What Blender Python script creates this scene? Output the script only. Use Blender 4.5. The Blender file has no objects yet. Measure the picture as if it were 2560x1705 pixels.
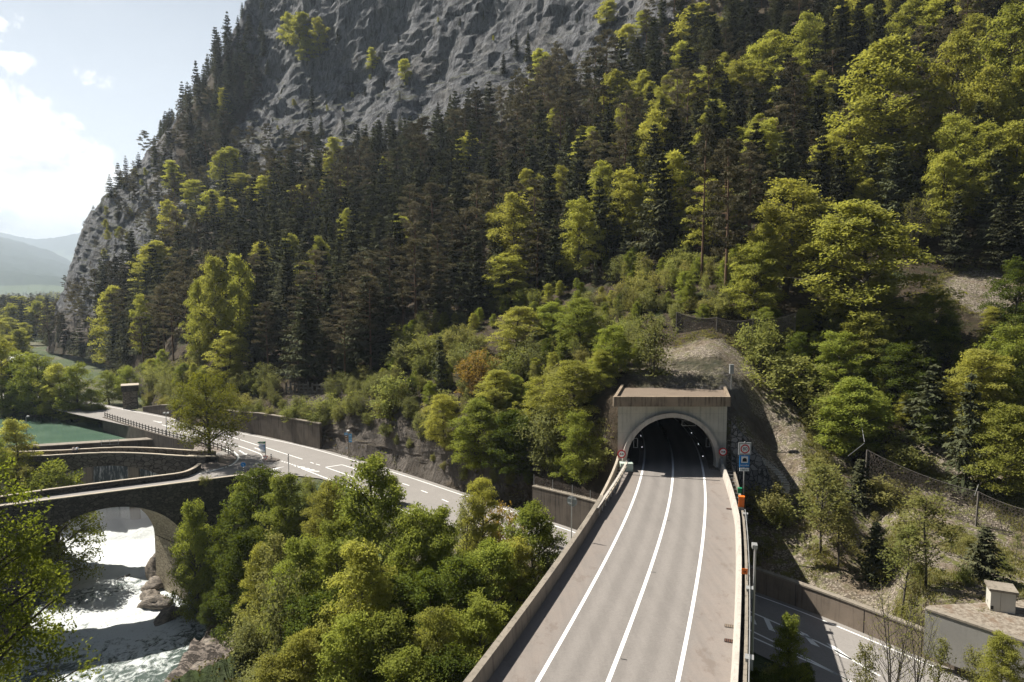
import bpy, math, random
import numpy as np
from mathutils import Vector, Matrix, noise
from mathutils.bvhtree import BVHTree

random.seed(7)
RNG = np.random.default_rng(11)
SC = bpy.context.scene
COL = SC.collection
F = 1707.0                      # focal length of the survey photograph, in its pixels
TH = math.atan((852.5 - 720) / F)
CZ = 52.0                       # height of the camera above datum

def ray(u, v):
    a = (u - 1280) / F; b = (852.5 - v) / F
    y = math.cos(TH) + b * math.sin(TH); z = -math.sin(TH) + b * math.cos(TH)
    return np.array([a / y, 1.0, z / y])
def W(u, v, y):                 # survey point at a known distance
    r = ray(u, v) * y
    return np.array([r[0], r[1], r[2] + CZ])
def G(u, v, z):                 # survey point on a level z below the camera
    r = ray(u, v); p = r * (z / r[2])
    return np.array([p[0], p[1], p[2] + CZ])
def proj(p):
    x, y, z = p[0], p[1], p[2] - CZ
    d = y * math.cos(TH) - z * math.sin(TH)
    if d <= 0.1: return None
    up = y * math.sin(TH) + z * math.cos(TH)
    return (1280 + F * x / d, 852.5 - F * up / d, d)

# ---------------------------------------------------------------- tagging
def tag(o, label=None, cat=None, group=None, kind=None):
    if label: o['label'] = label
    if cat: o['category'] = cat
    if group: o['group'] = group
    if kind: o['kind'] = kind
    return o
def empty(name, loc=(0, 0, 0), rz=0.0):
    o = bpy.data.objects.new(name, None); COL.objects.link(o)
    o.location = loc; o.rotation_euler = (0, 0, rz); o.empty_display_size = 0.2
    return o
def link(name, me, m=None, parent=None, loc=None, rz=None):
    o = bpy.data.objects.new(name, me); COL.objects.link(o)
    if m is not None and len(me.materials) == 0: me.materials.append(m)
    if parent is not None: o.parent = parent
    if loc is not None: o.location = loc
    if rz is not None: o.rotation_euler = (0, 0, rz)
    return o

# ---------------------------------------------------------------- mesh builder
class MB:
    def __init__(s): s.v = []; s.f = []
    def add(s, vs, fs):
        o = len(s.v); s.v += [tuple(map(float, p)) for p in vs]; s.f += [tuple(i + o for i in f) for f in fs]
        return s
    def box(s, c, d, rz=0.0, tilt=None):
        cx, cy, cz = c; hx, hy, hz = d[0] / 2, d[1] / 2, d[2] / 2
        R = Matrix.Rotation(rz, 3, 'Z')
        if tilt is not None: R = R @ tilt
        vs = []
        for x, y, z in ((-1,-1,-1),(1,-1,-1),(1,1,-1),(-1,1,-1),(-1,-1,1),(1,-1,1),(1,1,1),(-1,1,1)):
            p = R @ Vector((x * hx, y * hy, z * hz)); vs.append((cx + p.x, cy + p.y, cz + p.z))
        return s.add(vs, [(0,3,2,1),(4,5,6,7),(0,1,5,4),(1,2,6,5),(2,3,7,6),(3,0,4,7)])
    def bar(s, a, b, w, h=None):          # square bar between two points
        h = h or w
        a = Vector(a); b = Vector(b); d = (b - a)
        L = d.length
        if L < 1e-6: return s
        d.normalize(); up = Vector((0, 0, 1)) if abs(d.z) < .95 else Vector((1, 0, 0))
        x = d.cross(up).normalized(); y = x.cross(d)
        vs = []
        for p in (a, b):
            for i, j in ((-1,-1),(1,-1),(1,1),(-1,1)): vs.append(p + x * (i * w / 2) + y * (j * h / 2))
        return s.add(vs, [(0,1,2,3),(7,6,5,4),(0,4,5,1),(1,5,6,2),(2,6,7,3),(3,7,4,0)])
    def tube(s, pts, rad, n=6, cap=True):
        pts = [Vector(p) for p in pts]; m = len(pts)
        rad = [rad] * m if not hasattr(rad, '__len__') else rad
        vs = []; fs = []
        prev = None
        for i, p in enumerate(pts):
            d = (pts[min(i + 1, m - 1)] - pts[max(i - 1, 0)]).normalized()
            if prev is None:
                up = Vector((0, 0, 1)) if abs(d.z) < .9 else Vector((1, 0, 0))
                x = d.cross(up).normalized()
            else:
                x = (prev - d * prev.dot(d)).normalized()
            prev = x; y = d.cross(x)
            for k in range(n):
                a = 2 * math.pi * k / n
                vs.append(p + (x * math.cos(a) + y * math.sin(a)) * rad[i])
        for i in range(m - 1):
            for k in range(n):
                k2 = (k + 1) % n
                fs.append((i * n + k, i * n + k2, (i + 1) * n + k2, (i + 1) * n + k))
        if cap:
            fs.append(tuple(range(n - 1, -1, -1))); fs.append(tuple(range((m - 1) * n, m * n)))
        return s.add(vs, fs)
    def disc(s, c, nrm, r, t, n=24):      # thick disc
        nrm = Vector(nrm).normalized(); c = Vector(c)
        return s.tube([c - nrm * t / 2, c + nrm * t / 2], r, n)
    def strip(s, A, B):                   # ribbon between two polylines
        n = len(A); vs = list(A) + list(B)
        return s.add(vs, [(i, i + 1, n + i + 1, n + i) for i in range(n - 1)])
    def prism(s, poly, z0, z1):           # vertical prism from xy polygon (ccw)
        n = len(poly)
        vs = [(p[0], p[1], z0) for p in poly] + [(p[0], p[1], z1) for p in poly]
        return s.add(vs, [tuple(range(n - 1, -1, -1)), tuple(range(n, 2 * n))] + [(i, (i + 1) % n, n + (i + 1) % n, n + i) for i in range(n)])
    def section(s, path, prof, closed=True, cap=True):   # path: list of (pos, right vector, up vector); prof: (x, z)
        n = len(prof); vs = []; fs = []
        for p, r, u in path:
            for a, b in prof: vs.append(Vector(p) + Vector(r) * a + Vector(u) * b)
        m = len(path)
        for i in range(m - 1):
            for k in range(n if closed else n - 1):
                k2 = (k + 1) % n
                fs.append((i * n + k, (i + 1) * n + k, (i + 1) * n + k2, i * n + k2))
        if cap and closed:
            fs.append(tuple(range(n))); fs.append(tuple(range(m * n - 1, (m - 1) * n - 1, -1)))
        return s.add(vs, fs)
    def mesh(s, name, smooth=False):
        me = bpy.data.meshes.new(name); me.from_pydata(s.v, [], s.f); me.update()
        if smooth: me.polygons.foreach_set('use_smooth', [True] * len(me.polygons))
        return me
    def build(s, name, m=None, parent=None, smooth=False, fixn=True):
        me = s.mesh(name, smooth)
        if fixn:
            import bmesh
            b = bmesh.new(); b.from_mesh(me); bmesh.ops.recalc_face_normals(b, faces=b.faces); b.to_mesh(me); b.free()
        return link(name, me, m, parent)

def np_mesh(name, V, Q, tone=None, smooth=False):
    """mesh from numpy quads"""
    me = bpy.data.meshes.new(name)
    n = len(Q); k = Q.shape[1]
    me.vertices.add(len(V)); me.vertices.foreach_set('co', V.astype(np.float32).ravel())
    me.loops.add(n * k); me.loops.foreach_set('vertex_index', Q.astype(np.int32).ravel())
    me.polygons.add(n); me.polygons.foreach_set('loop_start', np.arange(0, n * k, k, dtype=np.int32))
    try: me.polygons.foreach_set('loop_total', np.full(n, k, dtype=np.int32))
    except Exception: pass
    if smooth: me.polygons.foreach_set('use_smooth', np.ones(n, dtype=bool))
    me.update(calc_edges=True)
    if tone is not None:
        for nm, arr, dom in tone:
            at = me.attributes.new(nm, 'FLOAT', dom); at.data.foreach_set('value', np.asarray(arr, dtype=np.float32))
    return me

# ---------------------------------------------------------------- materials
class NT:
    def __init__(s, name):
        s.m = bpy.data.materials.new(name); s.m.use_nodes = True
        s.t = s.m.node_tree; s.t.nodes.clear()
        s.out = s.n('ShaderNodeOutputMaterial')
    def n(s, typ, **kw):
        nd = s.t.nodes.new(typ)
        for k, v in kw.items():
            if k == 'op': nd.operation = v
            elif k == 'dt': nd.data_type = v
            elif k == 'bt': nd.blend_type = v
            else: setattr(nd, k, v)
        return nd
    def l(s, a, b): s.t.links.new(a, b)
    def put(s, sock, v):
        if isinstance(v, (int, float)): sock.default_value = v
        elif isinstance(v, (tuple, list)): sock.default_value = tuple(v) + ((1,) if len(v) == 3 and len(sock.default_value) == 4 else ())
        else: s.l(v, sock)
    def math(s, op, a, b=0.0, clamp=False):
        nd = s.n('ShaderNodeMath', op=op); nd.use_clamp = clamp
        s.put(nd.inputs[0], a); s.put(nd.inputs[1], b)
        return nd.outputs[0]
    def mix(s, f, a, b, bt='MIX'):
        nd = s.n('ShaderNodeMix', dt='RGBA', bt=bt)
        s.put(nd.inputs[0], f); s.put(nd.inputs[6], a); s.put(nd.inputs[7], b)
        return nd.outputs[2]
    def ramp(s, f, lo, hi, smooth=True):
        nd = s.n('ShaderNodeMapRange'); nd.interpolation_type = 'SMOOTHSTEP' if smooth else 'LINEAR'
        s.put(nd.inputs[0], f); nd.inputs[1].default_value = lo; nd.inputs[2].default_value = hi
        nd.inputs[3].default_value = 0; nd.inputs[4].default_value = 1
        return nd.outputs[0]
    def pos(s):
        return s.n('ShaderNodeNewGeometry').outputs['Position']
    def obj(s):
        return s.n('ShaderNodeTexCoord').outputs['Object']
    def scale(s, vec, sc):
        nd = s.n('ShaderNodeMapping'); s.l(vec, nd.inputs[0]); nd.inputs['Scale'].default_value = sc
        return nd.outputs[0]
    def noise(s, vec, sc, det=4, rough=.55, dist=0.0):
        nd = s.n('ShaderNodeTexNoise'); s.l(vec, nd.inputs['Vector'])
        nd.inputs['Scale'].default_value = sc; nd.inputs['Detail'].default_value = det
        nd.inputs['Roughness'].default_value = rough; nd.inputs['Distortion'].default_value = dist
        return nd.outputs['Fac']
    def voro(s, vec, sc, feat='F1', out='Distance', rnd=1.0):
        nd = s.n('ShaderNodeTexVoronoi', feature=feat); s.l(vec, nd.inputs['Vector'])
        nd.inputs['Scale'].default_value = sc; nd.inputs['Randomness'].default_value = rnd
        return nd.outputs[out]
    def attr(s, nm, out='Fac'):
        nd = s.n('ShaderNodeAttribute'); nd.attribute_name = nm
        return nd.outputs[out]
    def bump(s, h, strength=.5, dist=.1):
        nd = s.n('ShaderNodeBump'); s.put(nd.inputs['Height'], h)
        nd.inputs['Strength'].default_value = strength; nd.inputs['Distance'].default_value = dist
        return nd.outputs[0]
    def pbsdf(s, col, rough=.8, normal=None, spec=.3, metal=0.0, emit=None, es=0.0):
        p = s.n('ShaderNodeBsdfPrincipled')
        s.put(p.inputs['Base Color'], col); s.put(p.inputs['Roughness'], rough)
        p.inputs['Specular IOR Level'].default_value = spec; s.put(p.inputs['Metallic'], metal)
        if normal is not None: s.l(normal, p.inputs['Normal'])
        if emit is not None:
            s.put(p.inputs['Emission Color'], emit); p.inputs['Emission Strength'].default_value = es
        return p.outputs[0]
    def done(s, sh): s.l(sh, s.out.inputs[0]); return s.m

def plain(name, col, rough=.6, metal=0.0, spec=.3, var=.12, sc=3.0, es=0.0):
    t = NT(name); p = t.obj(); n = t.noise(p, sc, 4)
    c = t.mix(n, tuple(x * (1 - var) for x in col), tuple(min(1, x * (1 + var)) for x in col))
    return t.done(t.pbsdf(c, rough, None, spec, metal, col if es else None, es))

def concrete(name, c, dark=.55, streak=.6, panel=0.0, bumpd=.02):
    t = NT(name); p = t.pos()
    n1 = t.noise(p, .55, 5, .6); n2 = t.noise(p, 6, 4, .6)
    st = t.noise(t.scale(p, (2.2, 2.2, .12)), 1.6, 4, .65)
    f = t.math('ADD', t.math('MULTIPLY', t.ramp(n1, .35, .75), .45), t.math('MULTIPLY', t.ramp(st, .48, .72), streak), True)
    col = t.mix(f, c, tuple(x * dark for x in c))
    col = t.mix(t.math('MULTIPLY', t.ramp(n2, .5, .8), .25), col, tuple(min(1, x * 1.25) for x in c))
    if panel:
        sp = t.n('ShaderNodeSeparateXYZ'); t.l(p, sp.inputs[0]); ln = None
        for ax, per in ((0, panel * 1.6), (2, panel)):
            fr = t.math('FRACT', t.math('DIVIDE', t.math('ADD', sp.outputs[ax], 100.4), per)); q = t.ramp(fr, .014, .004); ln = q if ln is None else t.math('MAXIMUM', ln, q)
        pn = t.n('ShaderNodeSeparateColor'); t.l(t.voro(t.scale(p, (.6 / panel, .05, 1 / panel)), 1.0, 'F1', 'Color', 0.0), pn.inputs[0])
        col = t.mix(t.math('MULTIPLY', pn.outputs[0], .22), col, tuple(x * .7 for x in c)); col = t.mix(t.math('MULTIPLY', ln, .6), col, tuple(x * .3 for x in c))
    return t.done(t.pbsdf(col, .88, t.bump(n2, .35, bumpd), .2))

def asphalt(name, c, wheel=False):
    t = NT(name); p = t.pos()
    n1 = t.noise(p, .35, 4, .6); n2 = t.noise(p, 22, 3, .7); n3 = t.noise(t.scale(p, (.6, .08, 1)), 1.0, 3)
    col = t.mix(t.ramp(n1, .3, .75), tuple(x * .95 for x in c), tuple(x * 1.04 for x in c))
    n4 = t.noise(p, 5.5, 5, .8); col = t.mix(t.math('MULTIPLY', t.ramp(n4, .42, .62), .36), col, tuple(x * .62 for x in c))
    col = t.mix(t.math('MULTIPLY', t.ramp(n2, .35, .75), .30), col, tuple(x * .55 for x in c))
    patch = t.noise(p, 1.3, 5, .7)
    col = t.mix(t.math('MULTIPLY', t.ramp(patch, .62, .74), .22), col, tuple(x * .6 for x in c))
    if wheel:
        a = t.attr('across')                  # metres from the road centre: worn lanes and dusty margins
        d = t.math('ABSOLUTE', t.math('ADD', a, t.math('MULTIPLY', t.math('SUBTRACT', patch, .5), .35)))
        edge = t.ramp(d, 3.4, 4.4)
        dust = t.noise(p, .8, 6, .75)
        col = t.mix(t.math('MULTIPLY', edge, t.math('MULTIPLY', dust, .95)), col, (c[0] * 1.10, c[1] * 1.0, c[2] * .94))
        stn = t.noise(t.scale(p, (1.5, .10, 1)), 1.0, 5, .7); col = t.mix(t.math('MULTIPLY', t.ramp(stn, .42, .7), .30), col, tuple(x * .62 for x in c))
        blot = t.noise(t.scale(p, (.9, .45, 1)), 1.0, 6, .75); col = t.mix(t.math('MULTIPLY', t.math('MULTIPLY', t.ramp(blot, .54, .66), edge), .45), col, (c[0] * .62, c[1] * .52, c[2] * .46))
        for q in (1.05, 2.65):
            w = t.ramp(t.math('ABSOLUTE', t.math('SUBTRACT', d, q)), .55, .1)
            col = t.mix(t.math('MULTIPLY', w, .22), col, tuple(x * 1.35 for x in c))
        w = t.ramp(t.math('ABSOLUTE', t.math('SUBTRACT', d, 1.85)), .5, .05)
        col = t.mix(t.math('MULTIPLY', w, .20), col, tuple(x * .62 for x in c))
    return t.done(t.pbsdf(col, .9, t.bump(n2, .3, .01), .25))

def masonry(name, c1, c2, mortar, sc=(1.1, 1.1, 2.0), bumpd=.06, rnd=1.0):
    t = NT(name); p = t.pos()
    wob = t.n('ShaderNodeTexNoise'); t.l(p, wob.inputs['Vector']); wob.inputs['Scale'].default_value = 1.2
    q = t.n('ShaderNodeVectorMath', op='MULTIPLY_ADD'); t.l(wob.outputs['Color'], q.inputs[0])
    q.inputs[1].default_value = (.5, .5, .5); t.l(p, q.inputs[2])
    s = t.scale(q.outputs[0], sc)
    e = t.voro(s, 1.0, 'DISTANCE_TO_EDGE', 'Distance', rnd)
    cell = t.voro(s, 1.0, 'F1', 'Color', rnd)
    sp = t.n('ShaderNodeSeparateColor'); t.l(cell, sp.inputs[0])
    n = t.noise(p, 5, 4); st = t.noise(t.scale(p, (1.5, 1.5, .1)), 1.0, 4, .7)
    col = t.mix(sp.outputs[0], c1, c2)
    col = t.mix(t.math('MULTIPLY', n, .4), col, tuple(x * .6 for x in c1))
    col = t.mix(t.math('MULTIPLY', t.ramp(st, .5, .75), .5), col, tuple(x * .4 for x in c1))
    m = t.ramp(e, .02, .09)
    col = t.mix(m, mortar, col)
    h = t.math('ADD', m, t.math('MULTIPLY', n, .4))
    return t.done(t.pbsdf(col, .9, t.bump(h, .8, bumpd), .2))

def leafmat(name, ca, cb, cc, trans=.45, tcol=None, vary=.22):
    """leaf: two tones by leaf, a third by tree; light passes through"""
    t = NT(name)
    tone = t.attr('tone'); rnd = t.n('ShaderNodeObjectInfo').outputs['Random']
    tree = t.math('FRACT', t.math('ADD', t.attr('tree'), rnd))
    col = t.mix(tone, ca, cb)
    col = t.mix(t.math('MULTIPLY', tree, .75), col, cc)
    v2 = t.math('FRACT', t.math('MULTIPLY', tree, 7.31)); col = t.mix(1.0, col, t.mix(v2, (1 - vary,) * 3, (1 + vary,) * 3), 'MULTIPLY')
    big = t.noise(t.pos(), .35, 3)
    col = t.mix(t.math('MULTIPLY', t.ramp(big, .45, .75), .35), col, tuple(x * .6 for x in ca))
    d = t.n('ShaderNodeBsdfPrincipled'); t.l(col, d.inputs['Base Color']); d.inputs['Roughness'].default_value = .75
    d.inputs['Specular IOR Level'].default_value = .06
    tr = t.n('ShaderNodeBsdfTranslucent')
    k = tcol or (1.5, 1.35, .5)
    t.l(t.mix(1.0, col, k, 'MULTIPLY'), tr.inputs['Color'])
    mx = t.n('ShaderNodeMixShader'); mx.inputs[0].default_value = trans
    t.l(d.outputs[0], mx.inputs[1]); t.l(tr.outputs[0], mx.inputs[2])
    return t.done(mx.outputs[0])

# ---------------------------------------------------------------- camera, sun, sky
cam = bpy.data.cameras.new('camera'); co = bpy.data.objects.new('camera', cam); COL.objects.link(co)
co.location = (0, 0, CZ); co.rotation_euler = (math.pi / 2 - TH, 0, 0)
cam.sensor_width = 36.0; cam.lens = 36.0 * F / 2560; cam.clip_end = 60000; cam.clip_start = .5
SC.camera = co

SUN_EL = math.radians(52); SUN_AZ = (-.87, .49)           # towards the sun, on plan
sv = Vector((SUN_AZ[0] * math.cos(SUN_EL), SUN_AZ[1] * math.cos(SUN_EL), math.sin(SUN_EL))).normalized()
sl = bpy.data.lights.new('sun', 'SUN'); sl.energy = 5.0; sl.angle = math.radians(.53); sl.color = (1, .95, .86)
so = bpy.data.objects.new('sun', sl); COL.objects.link(so)
so.rotation_euler = sv.to_track_quat('Z', 'Y').to_euler(); so.location = (-200, 100, 400)

wd = bpy.data.worlds.new('World'); SC.world = wd; wd.use_nodes = True
def build_world():
    t = NT.__new__(NT); t.t = wd.node_tree; t.t.nodes.clear()
    out = t.n('ShaderNodeOutputWorld'); bg = t.n('ShaderNodeBackground'); t.l(bg.outputs[0], out.inputs[0])
    sky = t.n('ShaderNodeTexSky'); sky.sky_type = 'NISHITA'; sky.sun_disc = False
    sky.sun_elevation = SUN_EL; sky.sun_rotation = math.atan2(SUN_AZ[0], SUN_AZ[1])
    sky.air_density = 1.0; sky.dust_density = 1.6; sky.altitude = 600
    STR = .06
    bg.inputs['Strength'].default_value = STR
    d = t.n('ShaderNodeTexCoord').outputs['Generated']
    sp = t.n('ShaderNodeSeparateXYZ'); t.l(d, sp.inputs[0]); x, y, z = sp.outputs
    az = t.math('ARCTAN2', x, y); hor = t.math('SQRT', t.math('ADD', t.math('MULTIPLY', x, x), t.math('MULTIPLY', y, y)))
    el = t.math('ARCTAN2', z, hor)
    cv = t.n('ShaderNodeCombineXYZ'); t.l(az, cv.inputs[0]); t.l(el, cv.inputs[1])
    c = cv.outputs[0]
    n1 = t.noise(c, 17, 9, .6, .2); n2 = t.noise(t.scale(c, (1, 2.2, 1)), 7, 6, .6)
    # heaped cumulus to the west: a mass of rounded heads over a flat base, plus two scraps
    def blob(a0, e0, ra, re, amp=1.0):
        da = t.math('DIVIDE', t.math('SUBTRACT', az, a0), ra); de = t.math('DIVIDE', t.math('SUBTRACT', el, e0), re)
        r = t.math('SQRT', t.math('ADD', t.math('MULTIPLY', da, da), t.math('MULTIPLY', de, de)))
        return t.math('MULTIPLY', t.math('SUBTRACT', 1.0, r), amp)
    m = None
    for a0, e0, ra, re, amp in ((-.66,.155,.085,.075,1),(-.60,.13,.085,.085,1),(-.555,.115,.07,.075,1),(-.70,.13,.12,.13,1),(-.545,.155,.03,.025,.6),(-.62,.06,.16,.03,.9),
                           (-.85,.14,.16,.15,1),(-1.05,.12,.2,.12,1),(-.605,.258,.036,.016,.55),(-.557,.254,.024,.022,.6),(-.645,.20,.045,.022,.7),(-.68,.285,.08,.026,.55),
                           (-1.5,.2,.3,.14,1)):
        b = blob(a0, e0, ra, re, amp)
        m = b if m is None else t.math('MAXIMUM', m, b)
    dens = t.math('ADD', m, t.math('MULTIPLY', t.math('SUBTRACT', n1, .5), 3.2))
    cl = t.ramp(dens, .04, .40)
    cl = t.math('MAXIMUM', cl, t.math('MULTIPLY', t.math('MULTIPLY', t.ramp(t.noise(t.scale(c, (.5, 1.6, 1)), 4, 6, .6), .5, .85), .3), t.ramp(t.math('ABSOLUTE', t.math('ADD', az, .75)), 1.3, .25)))
    shade = t.ramp(t.math('ADD', n2, t.math('MULTIPLY', t.math('SUBTRACT', .115, el), 1.1)), .46, .74)
    low = t.ramp(el, .085, .05); shade = t.math('MULTIPLY', shade, t.math('SUBTRACT', 1.0, t.math('MULTIPLY', low, .55)))
    ccol = t.mix(shade, tuple(v / STR for v in (.68, .67, .655)), tuple(v / STR for v in (.31, .33, .352)))
    # the air is palest low down and towards the sun
    gl = t.math('MULTIPLY', t.ramp(el, .75, .02), t.ramp(t.math('ABSOLUTE', t.math('ADD', az, .75)), 1.3, .25))
    base = t.mix(1.0, sky.outputs[0], (.26, .285, .32), 'MULTIPLY')
    skyc = t.mix(t.math('MULTIPLY', gl, .92), base, tuple(v / STR for v in (.50, .54, .585)))
    t.l(t.mix(cl, skyc, ccol), bg.inputs['Color'])
build_world()
SC.view_settings.view_transform = 'Standard'; SC.view_settings.look = 'None'
SC.view_settings.exposure = 1.0; SC.view_settings.gamma = 1.0; SC.view_settings.use_curve_mapping = False
SC.cycles.max_bounces = 5; SC.cycles.diffuse_bounces = 2; SC.cycles.transmission_bounces = 4; SC.cycles.transparent_max_bounces = 8
SC.cycles.volume_bounces = 0
SC.cycles.use_denoising = True
# ================================================================ TERRAIN
def road_px(l, z=-31.0): return [G(u, v, z) for u, v in l]
ZR = CZ - 31.0                                   # level of the valley road
def rail_y(y): return -21.6 - 0.0165 * (y - 37.5) + CZ   # level of the viaduct carriageway

# back edge of the valley road, from the right behind the camera to the far left
BK = [np.array([62, 18, ZR]), np.array([48, 38, ZR])] + road_px([(2402,1690),(2270,1638),(2066,1553),(1869,1479),(1425,1326),(1154,1236),(987,1181),(784,1122),(664,1095),(560,1075),(431,1047),(267,1015)]) + \
     [np.array([-145, 204, ZR]), np.array([-205, 238, ZR]), np.array([-300, 275, ZR])]
BK = np.array(BK)

# each column: nine survey points from the road up the mountain (u, v, distance) and how rocky each is
COLS = [
 ([(60,880,520),(150,760,520),(230,650,525),(300,540,530),(380,450,535),(470,330,545),(600,160,560),(680,0,570),(730,-170,580)], [.5,1,1,1,1,1,1,1,1]),
 ([(105,880,420),(160,755,418),(200,645,420),(235,540,425),(320,445,430),(425,325,438),(550,165,450),(628,20,460),(670,-170,470)], [.4,1,1,1,.9,.6,.5,.9,1]),
 ([(117,882,365),(158,762,372),(186,655,378),(219,560,385),(296,488,395),(398,365,405),(535,185,420),(607,25,430),(640,-150,445)], [.3,1,1,1,.8,.45,.15,.8,1]),
 ([(175,888,320),(210,790,327),(240,680,340),(285,580,355),(360,480,372),(450,360,393),(575,190,414),(640,35,428),(680,-150,442)], [0,.8,1,1,.7,.35,.10,.9,1]),
 ([(250,905,283),(270,820,292),(300,700,309),(340,600,328),(400,510,350),(500,390,380),(620,220,408),(690,50,423),(730,-150,438)], [0,.1,.3,.65,.6,.15,.12,.9,1]),
 ([(325,960,222),(345,890,232),(375,790,255),(425,670,285),(490,560,318),(560,445,352),(660,280,392),(725,85,410),(770,-150,425)], [0,.1,0,.2,.4,.7,.8,1,1]),
 ([(431,1047,161),(440,1015,164),(470,900,185),(520,760,225),(575,620,272),(630,495,322),(705,340,368),(765,120,395),(805,-150,413)], [0,.3,0,0,.1,.2,1,1,1]),
 ([(600,1082,146),(620,1030,149),(655,905,170),(700,760,208),(740,610,258),(780,460,318),(835,300,365),(885,120,385),(925,-150,400)], [0,.3,0,0,0,.05,1,1,1]),
 ([(790,1123,130.5),(830,1030,135),(855,915,156),(875,760,193),(895,600,248),(925,430,312),(965,285,352),(1000,120,375),(1040,-150,390)], [.4,1,0,0,0,.05,.9,1,1]),
 ([(987,1181,114.5),(985,1050,119),(1000,925,140),(1020,770,175),(1040,600,225),(1065,430,290),(1100,285,336),(1130,120,358),(1165,-150,373)], [.6,1,.1,0,0,0,.9,1,1]),
 ([(1154,1236,102.5),(1150,1095,107),(1155,950,125),(1165,780,160),(1180,600,205),(1200,430,265),(1235,270,315),(1265,120,340),(1295,-150,355)], [.3,.8,0,0,0,0,.6,1,1]),
 ([(1300,1282,95),(1310,1150,99),(1320,985,113),(1330,810,142),(1345,620,182),(1360,430,235),(1385,260,285),(1415,110,318),(1445,-150,338)], [.2,.4,0,0,0,0,.2,1,1]),
 ([(1440,1330,87.5),(1470,1165,90.5),(1470,985,98.5),(1490,840,125),(1500,640,160),(1512,440,206),(1530,270,252),(1560,100,295),(1590,-150,325)], [.2,.3,.1,0,0,0,0,.8,1]),
 ([(1580,1380,81.3),(1562,1190,86.3),(1556,968,93),(1570,845,116),(1590,660,147),(1610,455,190),(1625,275,235),(1650,95,280),(1680,-150,312)], [.2,.2,.3,.1,0,0,0,.4,1]),
 ([(1760,1440,74),(1730,1240,85),(1700,968,92.5),(1695,850,109),(1700,670,136),(1720,460,175),(1735,280,218),(1760,90,263),(1785,-150,297)], [0,.1,.4,.2,0,0,0,.2,.6]),
 ([(1869,1479,69.8),(1858,1215,83.5),(1815,975,91),(1800,860,104),(1798,680,128),(1808,465,165),(1818,280,205),(1838,80,250),(1860,-150,285)], [0,.1,.4,.2,0,0,0,0,.3]),
 ([(1965,1512,66.5),(1955,1350,76),(1930,1110,90),(1915,930,101),(1925,715,123),(1935,520,148),(1948,330,185),(1968,90,230),(1990,-150,265)], [0,0,.35,.1,0,0,0,0,0]),
 ([(2066,1549,63.8),(2066,1440,69.5),(2058,1270,78),(2050,1090,91),(2050,870,107),(2062,640,130),(2080,400,165),(2100,100,210),(2120,-150,245)], [0,0,.1,.15,0,0,0,0,0]),
 ([(2200,1606,59.6),(2198,1525,63),(2190,1380,73.5),(2182,1190,85),(2180,940,101),(2190,670,124),(2210,415,155),(2230,100,197),(2250,-150,230)], [0,0,0,.1,0,0,0,0,0]),
 ([(2330,1660,56),(2330,1521,56.6),(2322,1440,61.5),(2312,1250,78.5),(2302,1000,95),(2310,700,118),(2330,430,145),(2350,100,185),(2370,-150,215)], [0,0,0,.1,0,0,0,0,0]),
 ([(2600,1770,50.5),(2600,1612,51),(2600,1500,57.5),(2600,1340,70.5),(2600,1050,88),(2600,720,110),(2600,430,135),(2600,100,170),(2600,-150,200)], [0,0,0,0,0,0,0,0,0]),
 ([(3200,2050,42),(3200,1860,45),(3200,1720,50),(3200,1440,61),(3200,1090,76),(3200,730,96),(3200,400,120),(3200,50,150),(3200,-250,175)], [0]*9),
 ([(4400,2750,30),(4400,2450,33),(4400,2250,36),(4400,1800,45),(4400,1250,60),(4400,750,80),(4400,350,100),(4400,-50,125),(4400,-350,150)], [0]*9),
]
def cr(P, n):
    """Catmull-Rom along axis 0, n steps a span"""
    P = np.asarray(P, float); m = len(P); out = []
    for i in range(m - 1):
        p0 = P[i - 1] if i else 2 * P[0] - P[1]
        p1, p2 = P[i], P[i + 1]
        p3 = P[i + 2] if i + 2 < m else 2 * P[-1] - P[-2]
        for k in range(n):
            t = k / n
            out.append(.5 * ((2 * p1) + (p2 - p0) * t + (2 * p0 - 5 * p1 + 4 * p2 - p3) * t * t + (3 * p1 - p0 - 3 * p2 + p3) * t ** 3))
    out.append(P[-1]); return np.array(out)

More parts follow.
